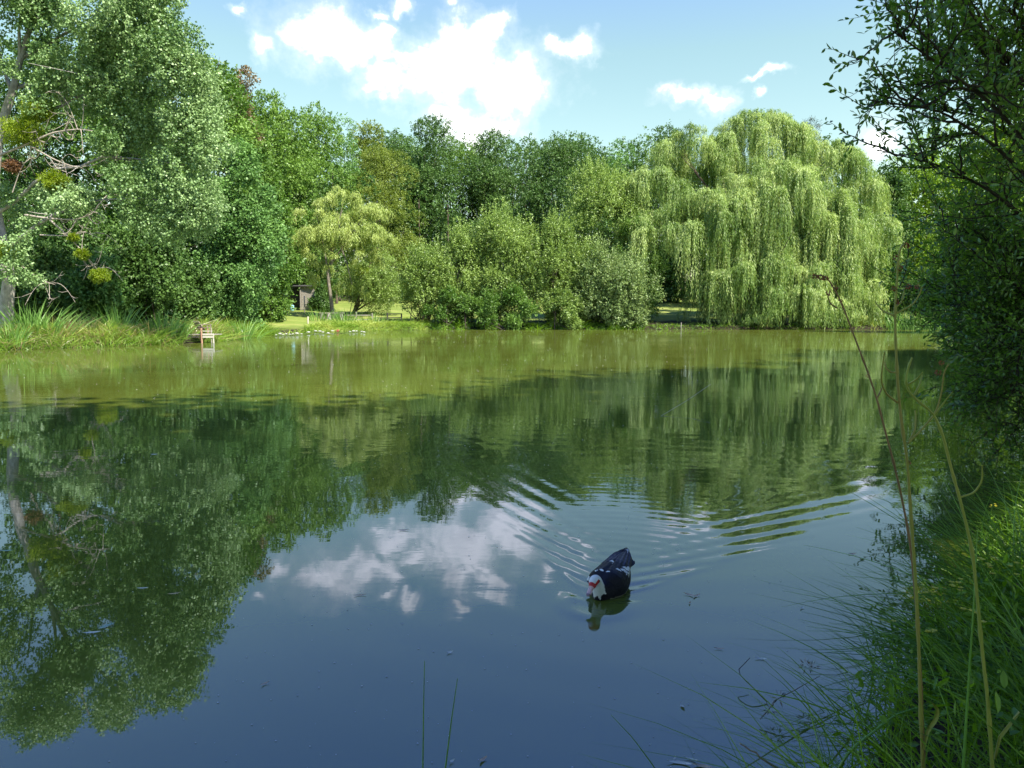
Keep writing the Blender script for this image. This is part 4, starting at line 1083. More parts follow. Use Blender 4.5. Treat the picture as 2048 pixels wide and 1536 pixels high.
dock('tallest dock stalk, yellow-brown with hooked top and rusty seed clusters',
     [(1852, 1760), (1846, 1536), (1840, 1380), (1838, 1300), (1831, 1150), (1823, 1050), (1815, 920), (1802, 840), (1795, 760), (1791, 680), (1790, 620), (1794, 560), (1797, 510), (1803, 492), (1812, 489)], 1.72, .0044, 'dock',
     [[(1795, 805), (1768, 788), (1752, 765), (1748, 737), (1748, 701)], [(1796, 745), (1783, 745), (1776, 737), (1775, 724)], [(1788, 618), (1806, 604), (1815, 583), (1818, 576)], [(1788, 631), (1772, 622), (1765, 604)],
      [(1790, 628), (1822, 610), (1832, 590), (1834, 574)], [(1815, 887), (1844, 855), (1867, 823), (1875, 783), (1876, 744), (1883, 726)], [(1818, 882), (1832, 862), (1836, 835), (1836, 822)]],
     [(1813, 491, .012), (1800, 537, .012), (1788, 577, .011), (1794, 603, .011), (1817, 573, .012), (1834, 574, .010), (1876, 745, .012), (1883, 726, .010), (1790, 515, .009), (1818, 925, .009)], 1)
dock('greener dock stalk leaning left, forked at its top',
     [(1998, 1760), (1985, 1536), (1976, 1400), (1964, 1300), (1955, 1200), (1945, 1100), (1919, 994), (1901, 933), (1887, 873), (1867, 826), (1836, 803), (1815, 780), (1811, 758), (1817, 733), (1824, 715)], 1.6, .0042, 'dock_green',
     [[(1921, 994), (1944, 984), (1955, 959), (1950, 930), (1945, 924)], [(1815, 770), (1826, 757), (1829, 742)], [(1829, 790), (1842, 770), (1850, 750)], [(1870, 830), (1880, 800), (1884, 780)]], [], 2)
dock('thin brown dock stalk leaning far left with rusty seeds at its tip',
     [(1858, 1760), (1850, 1536), (1838, 1280), (1822, 1090), (1802, 987), (1786, 919), (1772, 869), (1754, 797), (1733, 737), (1711, 679), (1682, 602), (1657, 557), (1640, 550), (1629, 552)], 1.8, .0031, 'dock_brown',
     [[(1674, 616), (1660, 608), (1653, 595), (1656, 585)], [(1754, 797), (1765, 780), (1772, 768)]],
     [(1630, 552, .013), (1640, 555, .014), (1652, 557, .012), (1671, 575, .011), (1681, 601, .009), (1657, 586, .012), (1735, 752, .007)], 3)
# withered leaf on the tall stalk's foot and one on the green stalk
def dry_leaf(label, pts, Y, w):
    q = np.array([at(x, y, Y) for x, y in pts]); k = len(q); tt = np.linspace(0, k - 1, 10)
    q = np.stack([np.interp(tt, range(k), q[:, j]) for j in range(3)], -1)
    t = np.linspace(0, 1, 10); ww = w * np.sin(np.clip(t * .95 + .05, 0, 1) * PI) ** .7
    tn = nrm(np.gradient(q, axis=0)); s = nrm(np.cross(tn, [0, 1, 0])) + np.array([0, .5, 0])
    v = np.stack([q - s * ww[:, None] / 2, q + [0, .006, 0], q + s * ww[:, None] / 2], 1).reshape(-1, 3)
    f = [[3 * i + j, 3 * i + j + 1, 3 * i + j + 4, 3 * i + j + 3] for i in range(9) for j in (0, 1)]
    mb = MB(); mb.add(v, f); o = mb.build('withered_leaf', M['dock_green'], origin=q[0]); tag(o, label, 'leaf')
dry_leaf('curled yellow leaf at the foot of the tallest dock stalk', [(1848, 1500), (1856, 1460), (1872, 1440), (1877, 1420), (1862, 1403)], 1.71, .008)
dry_leaf('narrow yellowish leaf beside the foot of the green dock stalk', [(1990, 1520), (2000, 1475), (2020, 1450), (2040, 1425)], 1.6, .006)

# yellow flowers on the bank
def flower_plant(px, py, i):
    rng = np.random.default_rng(700 + i)
    # find the point on this sight line lying about 0.45 m above the bank
    best = None
    for Y in np.arange(1.8, 8, .05):
        p = at(px, py, Y); h = p[2] - gz(p[0], p[1]); s = float(pond_sd(np.array([p[0]]), np.array([p[1]]))[0])
        if s > -.05 and (best is None or abs(h - .42) < best[0]): best = (abs(h - .42), p)
    c = best[1]; g = gz(c[0], c[1]); base = np.array([c[0] + .04, c[1] + .03, g])
    root = empty('yellow_flower', base, 'small yellow wildflower among the dark grass of the near bank', 'flower', 'yellow wildflowers on the near bank')
    mb = MB(); mb.tube(wobble_path(rng, base - [0, 0, .03], c, 6, .01), np.linspace(.003, .0015, 6), 5)
    n = 16; mb.leaves(base + (c - base) * rng.uniform(.2, .9, n)[:, None], rng.normal(size=(n, 3)) + [0, 0, .3], runit(rng, n), .04, .014, rng.random(n))
    mb.build('stem', M['near_grass'], root, base)
    fb = MB()
    for k in range(4):
        d = c + rng.normal(size=3) * .018
        a = np.arange(5) * 2 * PI / 5 + rng.random()
        D = np.stack([np.cos(a), np.sin(a), np.full(5, .45)], -1)
        fb.leaves(np.tile(d, (5, 1)), D, np.tile([0, 0, 1.0], (5, 1)), .013, .010, rng.random(5))
    fb.build('blossom', M['flower'], root, base)
for i, (px, py) in enumerate([(1983, 1128), (2030, 1128), (1925, 1163), (1869, 1190), (1786, 1241), (1941, 1230), (1986, 1016), (1858, 1262), (1975, 1135), (1910, 1165)]):
    flower_plant(px, py, i)

# twigs lying in the water
def twig_thing(label, paths, mat, r=.003, heads=()):
    mb = MB(); rng = np.random.default_rng(len(label)); o = None
    for pts in paths:
        q = np.array([on_water(x, y, z) for x, y, z in pts])
        if o is None: o = q[0]
        k = len(q); tt = np.linspace(0, k - 1, 8); q = np.stack([np.interp(tt, range(k), q[:, j]) for j in range(3)], -1)
        mb.tube(q + rng.normal(size=q.shape) * .002, np.linspace(r, r * .5, 8), 5)
    for (x, y, z) in heads:
        c = on_water(x, y, z); n = 14; d = runit(rng, n)
        mb.leaves(c + d * .012, d, runit(rng, n), .025, .006, rng.random(n))
    ob = mb.build('twig', M[mat], origin=o); tag(ob, label, 'twig')
twig_thing('dark crooked twig sticking out of the water at lower right', [[(1535, 1402, .01), (1500, 1370, .05), (1474, 1342, .06), (1500, 1315, .09)]], 'dark_twig', .0028)
twig_thing('pale dry grass stalk lying over the rushes at lower right', [[(1520, 1440, .02), (1555, 1395, .08), (1600, 1375, .11), (1640, 1350, .13)]], 'twig', .0028, [(1560, 1396, .08), (1540, 1420, .05), (1612, 1332, .12), (1625, 1335, .12)])
twig_thing('brown broken reed stub leaning at the bottom edge', [[(1560, 1540, .0), (1515, 1510, .05), (1480, 1488, .08)]], 'float_brown', .005)

# ------------------------------------------------------------------ duck
def duck():
    rng = np.random.default_rng(3)
    heading = math.atan2(-.88, -.47)
    root = empty('muscovy_duck', (DUCK[0], DUCK[1], 0), 'black and white muscovy duck with red face swimming towards the viewer', 'duck')
    root.rotation_euler.z = heading; root.location.z = -.014; root.scale = (.90, .88, .90)
    # spine: x, z, half width, half height, tangent pitch (deg)
    S = np.array([(-.300, .105, .030, .010, 12), (-.26, .098, .05, .022, 10), (-.20, .082, .078, .05, 8), (-.13, .062, .104, .08, 5), (-.05, .048, .118, .096, 0), (.04, .045, .118, .098, 0),
                  (.105, .045, .092, .088, 8), (.148, .054, .058, .070, 24), (.178, .078, .043, .050, 48), (.197, .106, .039, .042, 60), (.211, .131, .036, .038, 50), (.230, .152, .035, .036, 20),
                  (.254, .158, .034, .035, -10), (.278, .150, .029, .030, -26), (.296, .139, .021, .022, -31), (.312, .128, .016, .013, -32), (.332, .116, .0165, .009, -30), (.350, .107, .016, .0065, -26), (.362, .101, .009, .005, -26), (.3645, .100, .002, .002, -26)])
    k = len(S); tt = np.linspace(0, k - 1, 150)
    def cub(col):
        y = S[:, col]; m = np.gradient(y); i = np.clip(tt.astype(int), 0, k - 2); t = tt - i
        h00 = 2 * t**3 - 3 * t**2 + 1; h10 = t**3 - 2 * t**2 + t; h01 = -2 * t**3 + 3 * t**2; h11 = t**3 - t**2
        return h00 * y[i] + h10 * m[i] + h01 * y[i + 1] + h11 * m[i + 1]
    x, z, w, h, p = (cub(c) for c in range(5)); w = np.maximum(w, .0015); h = np.maximum(h, .0015); p = np.radians(p)
    na = 56; a = np.arange(na) * 2 * PI / na
    V = np.empty((150, na, 3))
    for i in range(150):
        up = h[i] * np.sin(a)
        V[i, :, 0] = x[i] - np.sin(p[i]) * up; V[i, :, 1] = w[i] * np.cos(a); V[i, :, 2] = z[i] + np.cos(p[i]) * up
    V[0] = V[0].mean(0); V[-1] = V[-1].mean(0)
    i = np.arange(149)[:, None] * na; j = np.arange(na)[None]; j2 = (j + 1) % na
    f = np.stack([i + j, i + na + j, i + na + j2, i + j2], -1).reshape(-1, 4)
    c = V.reshape(-1, 3)[f].mean(1); ti = np.repeat(tt[:-1] + .5 * (tt[1] - tt[0]), na); ca = np.tile(np.cos(a + PI / na), 149); sa = np.tile(np.sin(a + PI / na), 149)
    mi = np.zeros(len(f), int)                                   # black plumage
    jag = .25 * np.sin(7 * np.arctan2(sa, ca)) + .15 * np.sin(13 * np.arctan2(sa, ca) + 1)
    mi[ti > 7.9 + jag + .7 * (sa > .2)] = 1                       # white neck and head
    eye = (ti > 12.0) & (ti < 14.3) & (np.abs(ca) > .5) & (sa > -.12) & (sa < .55)
    mi[eye] = 2
    mi[(ti > 13.55) & (ti <= 14.5)] = 2                            # red caruncles at the bill's root
    mi[ti > 14.5] = 3
    mi[(ti > 17.0)] = 4
    mi[(c[:, 2] < .022) & (ti > 2.5) & (ti < 6.6)] = 5            # pale dull flank at the waterline
    M['duck_black'] = plain_mat('black_plumage', (.006, .006, .009), (.022, .020, .026), 40, .55, 0, (1, 3, 3), .2)
    M['duck_white'] = plain_mat('white_plumage', (.70, .70, .65), (.80, .80, .75), 40, .8, 0)
    M['duck_red'] = plain_mat('red_caruncle', (.42, .02, .025), (.62, .05, .05), 90, .45, 0)
    M['duck_bill'] = plain_mat('pink_bill', (.60, .36, .34), (.74, .50, .46), 30, .4, 0)
    M['duck_tip'] = plain_mat('dusky_bill_tip', (.20, .13, .13), (.34, .22, .21), 30, .4, 0)
    M['duck_flank'] = plain_mat('dull_flank', (.10, .09, .06), (.24, .23, .16), 30, .7, 0)
    M['duck_blue'] = plain_mat('glossy_wing', (.010, .009, .020), (.030, .026, .055), 45, .45, 0, (1, 4, 4), .32)
    M['eye'] = plain_mat('dark_eye', (.01, .01, .01), (.02, .015, .01), 5, .1, 0)
    mb = MB(); mb.add(V.reshape(-1, 3), f, .5, mi)
    mb.build('body', [M['duck_black'], M['duck_white'], M['duck_red'], M['duck_bill'], M['duck_tip'], M['duck_flank']], root)
    # folded wings: feathered shells over the back
    for s in (1, -1):
        wb = MB()
        nu, nv = 110, 60
        U, W_ = np.meshgrid(np.linspace(0, 1, nu), np.linspace(0, 1, nv), indexing='ij')
        X = .115 - .445 * U
        span = (1 - (U - .30) ** 2 * .75) * np.clip(U * 9, 0, 1) ** .5 * np.clip((1.0 - U) * 5 + .01, 0, 1) ** .5
        ang = R(100) - W_ * R(86) * (1 - .25 * U)                 # from near the spine down the flank
        rad = .128 * span + .006
        yy = rad * np.cos(ang) * (1 - .35 * U) + .012 * (1 - U)
        bodyz = np.interp(X[:, 0], x[:100], z[:100])[:, None]; bodyh = np.interp(X[:, 0], x[:100], h[:100])[:, None]
        zz = bodyz + (bodyh * (.62 + .38 * span) + .012) * np.sin(ang) + (.075 * U ** 2.2) + .004 * np.sin(W_ * 30 + U * 5) * U
        inner = np.stack([X, s * yy, zz], -1)
        outer = inner + np.stack([0 * X, s * .008 * np.cos(ang), .010 * np.sin(ang) + .004], -1) * np.clip(np.sin(np.clip(U, .02, .98) * PI) * np.sin(np.clip(W_, .02, .98) * PI) * 3, .2, 1)[..., None]
        rowp = U * 11 + .42 * np.abs(np.sin(W_ * 9 * PI + np.floor(U * 11) * PI / 2)) + .02 * np.sin(W_ * 50)
        lay = (1 - rowp % 1.0) * .0022 * np.clip((U - .04) * 8, 0, 1)                # overlapping feather rows
        lay += .0010 * np.abs(np.sin(W_ * 22 * PI)) * (U > .5)                       # long flight feathers
        outer = outer + np.stack([0 * X, s * lay * np.cos(ang), lay * np.sin(ang)], -1)
        i = np.arange(nu - 1)[:, None] * nv + np.arange(nv - 1)[None]
        ff = np.stack([i, i + 1, i + nv + 1, i + nv], -1).reshape(-1, 4)
        if s > 0: ff = ff[:, ::-1]
        uc = (U[:-1, :-1] + .5 / nu).ravel(); wc = (W_[:-1, :-1] + .5 / nv).ravel()
        m_ = np.where(uc + .04 * np.sin(wc * 40) > .48, 1, 0)
        jit = .18 * np.sin(uc * 130 + wc * 37) + .14 * np.sin(uc * 71 - wc * 93)
        def patch(u0, w0, du, dw, sk=0.0):
            m_[((uc - u0 - sk * (wc - w0)) / du) ** 2 + ((wc - w0) / dw) ** 2 + jit < .9] = 2
        if s > 0:     # the duck's left, turned to the viewer: white bars on the flank, scalloped flecks
            for p_ in ((.35, .66, .030, .20, .2), (.44, .74, .030, .24, .2), (.51, .84, .024, .15, .2), (.41, .92, .04, .08, 0), (.26, .44, .020, .11, .1), (.13, .12, .014, .10, 0), (.955, .45, .030, .50, 0), (.90, .50, .06, .035, 0), (.33, .80, .016, .05, 0)): patch(*p_)
        else:
            for p_ in ((.13, .22, .018, .09, .1), (.12, .42, .016, .07, 0), (.44, .14, .022, .16, .1), (.40, .05, .03, .05, 0), (.12, .86, .06, .10, 0)): patch(*p_)
        wb.add(outer.reshape(-1, 3), ff, .5, m_)
        rim = np.concatenate([inner[:, -1], inner[-1, ::-1], inner[::-1, 0]]); rim2 = np.concatenate([outer[:, -1], outer[-1, ::-1], outer[::-1, 0]])
        q = len(rim); vv = np.concatenate([rim, rim2]); wb.add(vv, [[a_, a_ + 1, q + a_ + 1, q + a_] for a_ in range(q - 1)], .5, 0)
        wb.build('wing', [M['duck_black'], M['duck_blue'], M['duck_white']], root)
    # tail fan
    tb = MB()
    for i in range(9):
        t = (i - 4) / 4
        a0 = np.array([-.23, .03 * t, .100 - .012 * t * t]); d = nrm(np.array([-1, .22 * t, .24 - .06 * t * t]))
        n = 7; u = np.linspace(0, 1, n)[:, None]
        q = a0 + d * .115 * u; sd = nrm(np.cross(d, [0, 0, 1.0])); ww = .020 * np.array([.5, .8, 1, 1.1, 1.1, .9, .25])[:, None]
        top = np.concatenate([q - sd * ww + [0, 0, .001 * i], q + [0, 0, .004 + .001 * i], q + sd * ww + [0, 0, .001 * i]])
        tb.add(top, [[r_ * n + k_, r_ * n + k_ + 1, (r_ + 1) * n + k_ + 1, (r_ + 1) * n + k_] for r_ in (0, 1) for k_ in range(n - 1)], .5, 0)
        tb.add(top - [0, 0, .004], [[r_ * n + k_, (r_ + 1) * n + k_, (r_ + 1) * n + k_ + 1, r_ * n + k_ + 1] for r_ in (0, 1) for k_ in range(n - 1)], .5, 0)
    tb.build('tail', [M['duck_black']], root)
    for s in (1, -1):
        eb = MB(); c0 = np.array([.256, s * .0325, .165]); u = np.linspace(0, PI, 7); v = np.arange(10) * 2 * PI / 10
        sp = np.stack([np.outer(np.sin(u), np.cos(v)), np.outer(np.sin(u), np.sin(v)), np.outer(np.cos(u), np.ones(10))], -1).reshape(-1, 3) * .0055 + c0
        eb.add(sp, [[a_ * 10 + b_, a_ * 10 + (b_ + 1) % 10, (a_ + 1) * 10 + (b_ + 1) % 10, (a_ + 1) * 10 + b_] for a_ in range(6) for b_ in range(10)])
        eb.build('eye', M['eye'], root)
duck()

# ------------------------------------------------------------------ jetty and chair on the left bank
def jetty_chair():
    Y = 42.3
    P = lambda px, py, dy=0: at(px, py, Y + dy)
    c = P(405, 690); base = np.array([c[0], Y, 0.0])
    s = Y / F_PX
    root = empty('jetty', base, 'small wooden fishing jetty with pale planks and a rail at the left bank', 'jetty')
    deck = MB(); z = P(405, 669)[2]
    for i in range(6):
        deck.box((base[0] + .05, Y - .1 + i * .19, z), (1.45, .17, .035), 0, var=.5)
    deck.build('deck', M['wood_grey'], root, base, False)
    x0 = P(409, 670)[0]; x1 = P(431, 670)[0]
    for py, hh in ((668.5, .10), (673.5, .10)):
        mb = MB(); mb.box(((x0 + x1) / 2, Y - .26, P(420, py)[2]), (x1 - x0, .04, hh)); mb.build('front_plank', M['wood_pale'], root, base, False)
    mb = MB(); mb.box(((x0 + x1) / 2 - .05, Y - .2, P(420, 662)[2]), (x1 - x0 - .1, .05, .045)); mb.build('rail', M['wood_pale'], root, base, False)
    for px, top, mat, r in ((406.5, 656, 'wood_red', .05), (430, 668, 'wood_pale', .035), (426, 655, 'wood_grey', .03), (376, 655, 'wood_grey', .03), (380, 669, 'wood_dark', .04), (403, 664, 'wood_red', .045)):
        x = P(px, 670)[0]; zt = P(px, top)[2]
        yy = Y - .22 if px > 404 else Y - .05
        mb = MB(); mb.tube(np.array([(x + .02, yy, -.5), (x - .01, yy, zt * .5), (x, yy, zt)]), [r, r, r * .95], 8); mb.build('post', M[mat], root, base)
    mb = MB(); mb.box((P(390, 673)[0], Y - .24, P(390, 673)[2]), (.68, .05, .12)); mb.build('beam', M['wood_dark'], root, base, False)
    # the chair
    cb = np.array([P(400, 668)[0], Y + .25, z + .02])
    ch = empty('slatted_chair', cb, 'weathered brown slatted wooden chair with tilted back standing on the jetty', 'chair')
    b = MB()
    a0, a1 = P(404, 660, .25), P(390, 642, .25)
    for i in range(5):
        t = (i + .5) / 5; q = a0 + (a1 - a0) * t
        b.box((q[0] + .0, Y + .25, q[2]), (.03, .52, .085), R(58), (0, math.atan2(a1[0] - a0[0], a1[2] - a0[2])))
    for dy in (-.22, .22):
        b.box(((a0[0] + a1[0]) / 2 + .01 + (-dy) * .85, Y + .27 + dy * .53, (a0[2] + a1[2]) / 2), (.035, .04, .6), R(58), (0, math.atan2(a1[0] - a0[0], a1[2] - a0[2])))
    b.build('backrest', M['chair'], ch, cb, False)
    st = MB()
    for i in range(5): st.box((a0[0] + .06 + i * .09, Y + .25, z + .36 + i * .008), (.08, .5, .03), R(12))
    st.build('seat', M['chair'], ch, cb, False)
    for dx, dy in ((0.02, -.22), (.02, .22), (.42, -.22), (.42, .22)):
        l = MB(); l.box((a0[0] + dx, Y + .25 + dy, z + .19), (.05, .05, .36)); l.build('leg', M['wood_red'], ch, cb, False)
    for dy in (-.25, .25):
        l = MB(); l.box((a0[0] + .2, Y + .25 + dy, z + .56), (.5, .06, .03)); l.box((a0[0] + .4, Y + .25 + dy, z + .46), (.045, .045, .19)); l.build('armrest', M['chair'], ch, cb, False)
jetty_chair()

# ------------------------------------------------------------------ shed corner and garden things on the lawn
def far_things():
    def G(px, Y):
        x = (px - 1024) / F_PX * Y; return np.array([x, Y, gz(x, Y)])
    Y = 97
    b = G(612, Y)
    root = empty('plank_shed', b, 'tall narrow grey plank shed with a dark open front under the trees', 'shed')
    s = Y / F_PX
    top = at(612, 572, Y)[2]
    mb = MB()
    for i in range(14):
        zz = b[2] + .05 + (top - b[2]) * (i + .5) / 14
        mb.box((at(617, 600, Y)[0], Y, zz), (1.75, .05, (top - b[2]) / 14 - .02), .12, (.06, 0), var=i % 3 / 3)
    mb.build('plank_wall', M['wood_grey'], root, b, False)
    mb = MB(); mb.box((at(602, 600, Y)[0], Y - .15, (b[2] + top) / 2), (.14, .14, top - b[2])); mb.build('corner_post', M['wood_grey'], root, b, False)
    mb = MB(); mb.box((at(590, 600, Y)[0], Y + .7, (b[2] + top) / 2 + .1), (1.5, .06, top - b[2] - .4)); mb.build('back_wall', M['wood_dark'], root, b, False)
    mb = MB(); mb.box((at(606, 570, Y)[0], Y + .5, top + .06), (3.0, 1.9, .07), 0, (.10, 0)); mb.build('roof', M['roof_dark'], root, b, False)
    mb = MB(); mb.box((at(582, 600, Y)[0] - .1, Y + .9, (b[2] + top) / 2), (.12, .12, top - b[2])); mb.build('corner_post', M['wood_dark'], root, b, False)
    # brown hut left of it
    h = G(570, 98)
    r2 = empty('brown_hut', h, 'low brown wooden hut with a flat dark roof left of the plank shed', 'shed')
    z1 = at(570, 588, 98)[2]
    mb = MB(); mb.box((h[0], 98, (h[2] + z1) / 2), (1.2, .08, z1 - h[2])); mb.build('door_board', M['wood_brown'], r2, h, False)
    mb = MB(); mb.box((h[0] - 1.6, 98.6, (h[2] + z1) / 2), (2.0, .1, z1 - h[2])); mb.build('side_wall', M['wood_dark'], r2, h, False)
    mb = MB(); mb.box((h[0] - .8, 98.7, z1 + .08), (3.6, 1.9, .09), 0, (.05, 0)); mb.build('roof', M['roof_dark'], r2, h, False)
    # barrel
    q = G(586.5, 95.5); zt = q[2] + .75
    mb = MB(); mb.tube(np.array([q, q + [0, 0, .08], q + [0, 0, .35], q + [0, 0, .68], q + [0, 0, .75]]), [.2, .24, .26, .24, .19], 14)
    mb.tube(np.array([q + [0, 0, .22], q + [0, 0, .26]]), [.265, .265], 14)
    tag(mb.build('barrel', M['barrel'], origin=q), 'small pale blue barrel in front of the dark shed opening', 'barrel')
    # log pile
    rng = np.random.default_rng(9)
    q = G(548, 90); mb = MB()
    for i in range(30):
        x, zz = rng.uniform(-.5, .5), 0
        zz = rng.uniform(.08, 1.25 - abs(x) * .9)
        c = q + [x, rng.normal() * .12, zz]; d = np.array([rng.normal() * .12, .35, rng.normal() * .04])
        mb.tube(np.array([c - d, c + d]), [.09, .09], 7, rng.random())
    tag(mb.build('log_pile', M['wood_red'], origin=q), 'reddish pile of split logs beside the shaded tree trunk', 'log pile')
    # log bench on stumps
    q = G(665, 84.0); bz = q[2]
    rt = empty('log_bench', q, 'rough log bench on three stump legs behind the young willow trunk', 'bench')
    for px in (645.5, 659, 683):
        p = G(px, 84.0); mb = MB(); mb.tube(np.array([p - [0, 0, .1], p + [.02, 0, .3], p + [.05, 0, .68]]), [.3, .24, .25], 9); mb.build('stump', M['grey_bark'], rt, q)
    a, c = G(641, 84), G(690, 84); mb = MB(); mb.box(((a[0] + c[0]) / 2, 84, bz + .76), (c[0] - a[0], .4, .09)); mb.build('seat', M['wood_grey'], rt, q, False)
    # posts
    def post(label, px, Y, top_py, r, mat):
        p = G(px, Y); t = at(px, top_py, Y)[2]
        mb = MB(); mb.tube(np.array([p - [0, 0, .3], (p + [0, 0, 0]), [p[0] + .02, p[1], t - .05], [p[0] + .02, p[1], t]]), [r, r, r, r * .7], 8)
        tag(mb.build('post', M[mat], origin=p), label, 'post')
    post('single pale post on the grassy bank left of the young willow', 617, 75, 633, .075, 'wood_pale')
    post('thin leaning post in front of the plank shed', 611, 93, 592, .07, 'wood_grey')
    post('small white stake at the water edge under the willow', 1361, 79.6, 645, .045, 'wood_grey')
    post('pale wooden post near the edge of the lawn between the two slim trunks', 683, 88, 626, .06, 'wood_grey')
    # pole propped against the small tree
    a = G(700, 91.5); e = at(708, 583, 92.3); mb = MB(); mb.tube(np.array([a, (a + e) / 2 + [.02, 0, 0], e]), [.04, .035, .03], 6)
    tag(mb.build('pole', M['wood_dark'], origin=a), 'thin dark pole leaning against the ivy-clad trunk', 'pole')
    # pale fence
    Yf = 82
    q = G(727, Yf); f = empty('rail_fence', q, 'low pale post-and-rail fence right of the young willow', 'fence')
    for px in (714, 746):
        p = G(px, Yf); mb = MB(); mb.box((p[0], Yf - .03, p[2] + .45), (.13, .1, 1.2)); mb.build('post', M['wood_grey'], f, q, False)
    for zz, w in ((.72, .12), (.25, .10)):
        a, c = G(692, Yf), G(746, Yf); mb = MB(); mb.box(((a[0] + c[0]) / 2, Yf + .06, q[2] + zz), (c[0] - a[0], .05, w)); mb.build('rail', M['wood_grey'], f, q, False)
    q = G(780, 81.6); f = empty('dark_railing', q, 'dark shaded timber railing at the waterside left of the sallow bushes', 'fence')
    for px in (776, 804):
        p = G(px, 81.6); mb = MB(); mb.box((p[0], 81.57, p[2] + .5), (.14, .1, 1.35)); mb.build('post', M['wood_dark'], f, q, False)
    for z0, x0, x1, w in ((1.05, 774, 805, .09), (.62, 748, 805, .10), (.12, 748, 805, .10)):
        a, c = G(x0, 81.6), G(x1, 81.6); mb = MB(); mb.box(((a[0] + c[0]) / 2, 81.66, q[2] + z0), (c[0] - a[0], .05, w)); mb.build('rail', M['wood_dark'], f, q, False)
    # wire fence far up the lawn
    q = G(735, 116); f = empty('wire_fence', q, 'thin dark wire fence crossing the lawn behind the ivy-clad trunk', 'fence')
    for px in (672, 700, 728, 756, 790):
        p = G(px, 116); mb = MB(); mb.box((p[0], 116, p[2] + .5), (.08, .08, 1.2)); mb.build('post', M['wood_dark'], f, q, False)
    for zz in (.5, .95):
        ps = [G(px, 116) + [0, -.06, zz] for px in (672, 700, 728, 756, 790)]; mb = MB(); mb.tube(np.array(ps), .03, 5); mb.build('wire', M['wood_dark'], f, q)
    # white box on the lawn
    p = G(657, 99); mb = MB(); mb.box(p + [0, 0, .12], (.5, .4, .26), .2); mb.box(p + [0, 0, .27], (.54, .44, .04), .2)
    tag(mb.build('white_box', M['lily_white'], origin=p, smooth=False), 'small white box lying on the lawn left of the young willow', 'box')
far_things()

# ------------------------------------------------------------------ water lilies
def lilies():
    rng = np.random.default_rng(61)
    W1 = 'white water lily flower floating among the pads off the far left bank'
    pink = 'pink water lily flower floating among the white ones below the young willow'
    pads = MB()
    for px, py in [(548 + i * 2.2, 672.5 - i * .11 + rng.normal() * .9) for i in range(84)]:
        c = on_water(px, py, .012); n = 14; a = np.linspace(.25, 2 * PI - .25, n); r = rng.uniform(.12, .24)
        v = np.vstack([c, c + np.stack([np.cos(a + px) * r, np.sin(a + px) * r, rng.normal(size=n) * .006], -1)])
        pads.add(v, [[0, i, i + 1] for i in range(1, n)], .5)
    o = pads.build('lily_pads', M['pad']); tag(o, 'green water lily pads crowding the water off the far left bank', kind='stuff')
    spots = [(552, 671.5), (560, 670.5), (566, 671), (573, 670), (580, 670.5), (586, 670), (594, 670), (603, 669.5), (617, 667), (631, 664.5), (646, 666.5), (657, 669), (665, 664), (700, 665), (707, 664.5), (713, 664), (723, 664.5), (640, 665), (728, 666)]
    proto = None
    def flower(mat):
        mb = MB()
        for ring, (n, tilt, L) in enumerate(((8, .35, .13), (7, .8, .11), (5, 1.6, .08))):
            a = np.arange(n) * 2 * PI / n + ring * .4
            D = np.stack([np.cos(a), np.sin(a), np.full(n, tilt)], -1)
            mb.leaves(np.tile([[0, 0, .03 + .012 * ring]], (n, 1)), D, np.tile([[0, 0, 1.0]], (n, 1)), L, L * .55, .5, 0, .25)
        return mb
    for i, (px, py) in enumerate(spots):
        c = on_water(px, py, .015)
        if proto is None:
            ob = flower(0).build('water_lily', M['lily_white'], origin=(0, 0, 0)); proto = ob
            tag(ob, W1, 'flower', 'white water lilies')
        else:
            ob = proto.copy(); COL.objects.link(ob)
        ob.location = c; s = rng.uniform(.9, 1.7); ob.scale = (s * 1.2, s * 1.2, s); ob.rotation_euler.z = i
    pp = None
    for px, py in ((676, 663), (675, 665)):
        c = on_water(px, py, .015)
        if pp is None:
            ob = flower(0).build('water_lily', M['lily_pink'], origin=(0, 0, 0)); pp = ob; tag(ob, pink, 'flower', 'pink water lilies')
        else:
            ob = pp.copy(); COL.objects.link(ob)
        ob.location = c; ob.scale = (1.6, 1.6, 1.6)
lilies()

# ------------------------------------------------------------------ leaves and specks on the water
def float_leaf(label, parts, group=None):
    """parts: (px, py, length px, angle deg on the water, width ratio, mat)"""
    mats = []; mb = MB(); o = on_water(parts[0][0], parts[0][1], .004)
    for (px, py, lp, ang, wr, mat) in parts:
        c = on_water(px, py, .004); dist = math.hypot(c[1], H_CAM); L = lp / F_PX * dist
        if mat not in mats: mats.append(mat)
        n = 9; t = np.linspace(0, 1, n); w = np.sin(t * PI) ** .8 * L * wr * .5 + .0004
        ca, sa = math.cos(R(ang)), math.sin(R(ang))
        bow = .10 * L * np.sin(t * PI)
        q = np.stack([(t - .5) * L * ca - bow * sa, (t - .5) * L * sa + bow * ca, .006 * np.abs(t - .5) ** 2 * 4 + .001], -1) + c
        s = np.array([-sa, ca, .15])
        v = np.stack([q - s * w[:, None], q + [0, 0, -.0015], q + s * w[:, None]], 1).reshape(-1, 3)
        mb.add(v, [[3 * i + j, 3 * i + 3 + j, 3 * i + 4 + j, 3 * i + 1 + j] for i in range(n - 1) for j in (0, 1)], .5, mats.index(mat))
    ob = mb.build('floating_leaf', [M[m] for m in mats], origin=o)
    tag(ob, label, 'leaf', group)
fp, fb, fg = 'float_pale', 'float_brown', 'float_green'
float_leaf('long pale willow leaf floating near the lower left, beside a green one', [(184, 1266, 34, 12, .16, fp)])
float_leaf('curved green willow leaf floating at lower left beside a pale one', [(213, 1253, 34, 62, .2, fg)])
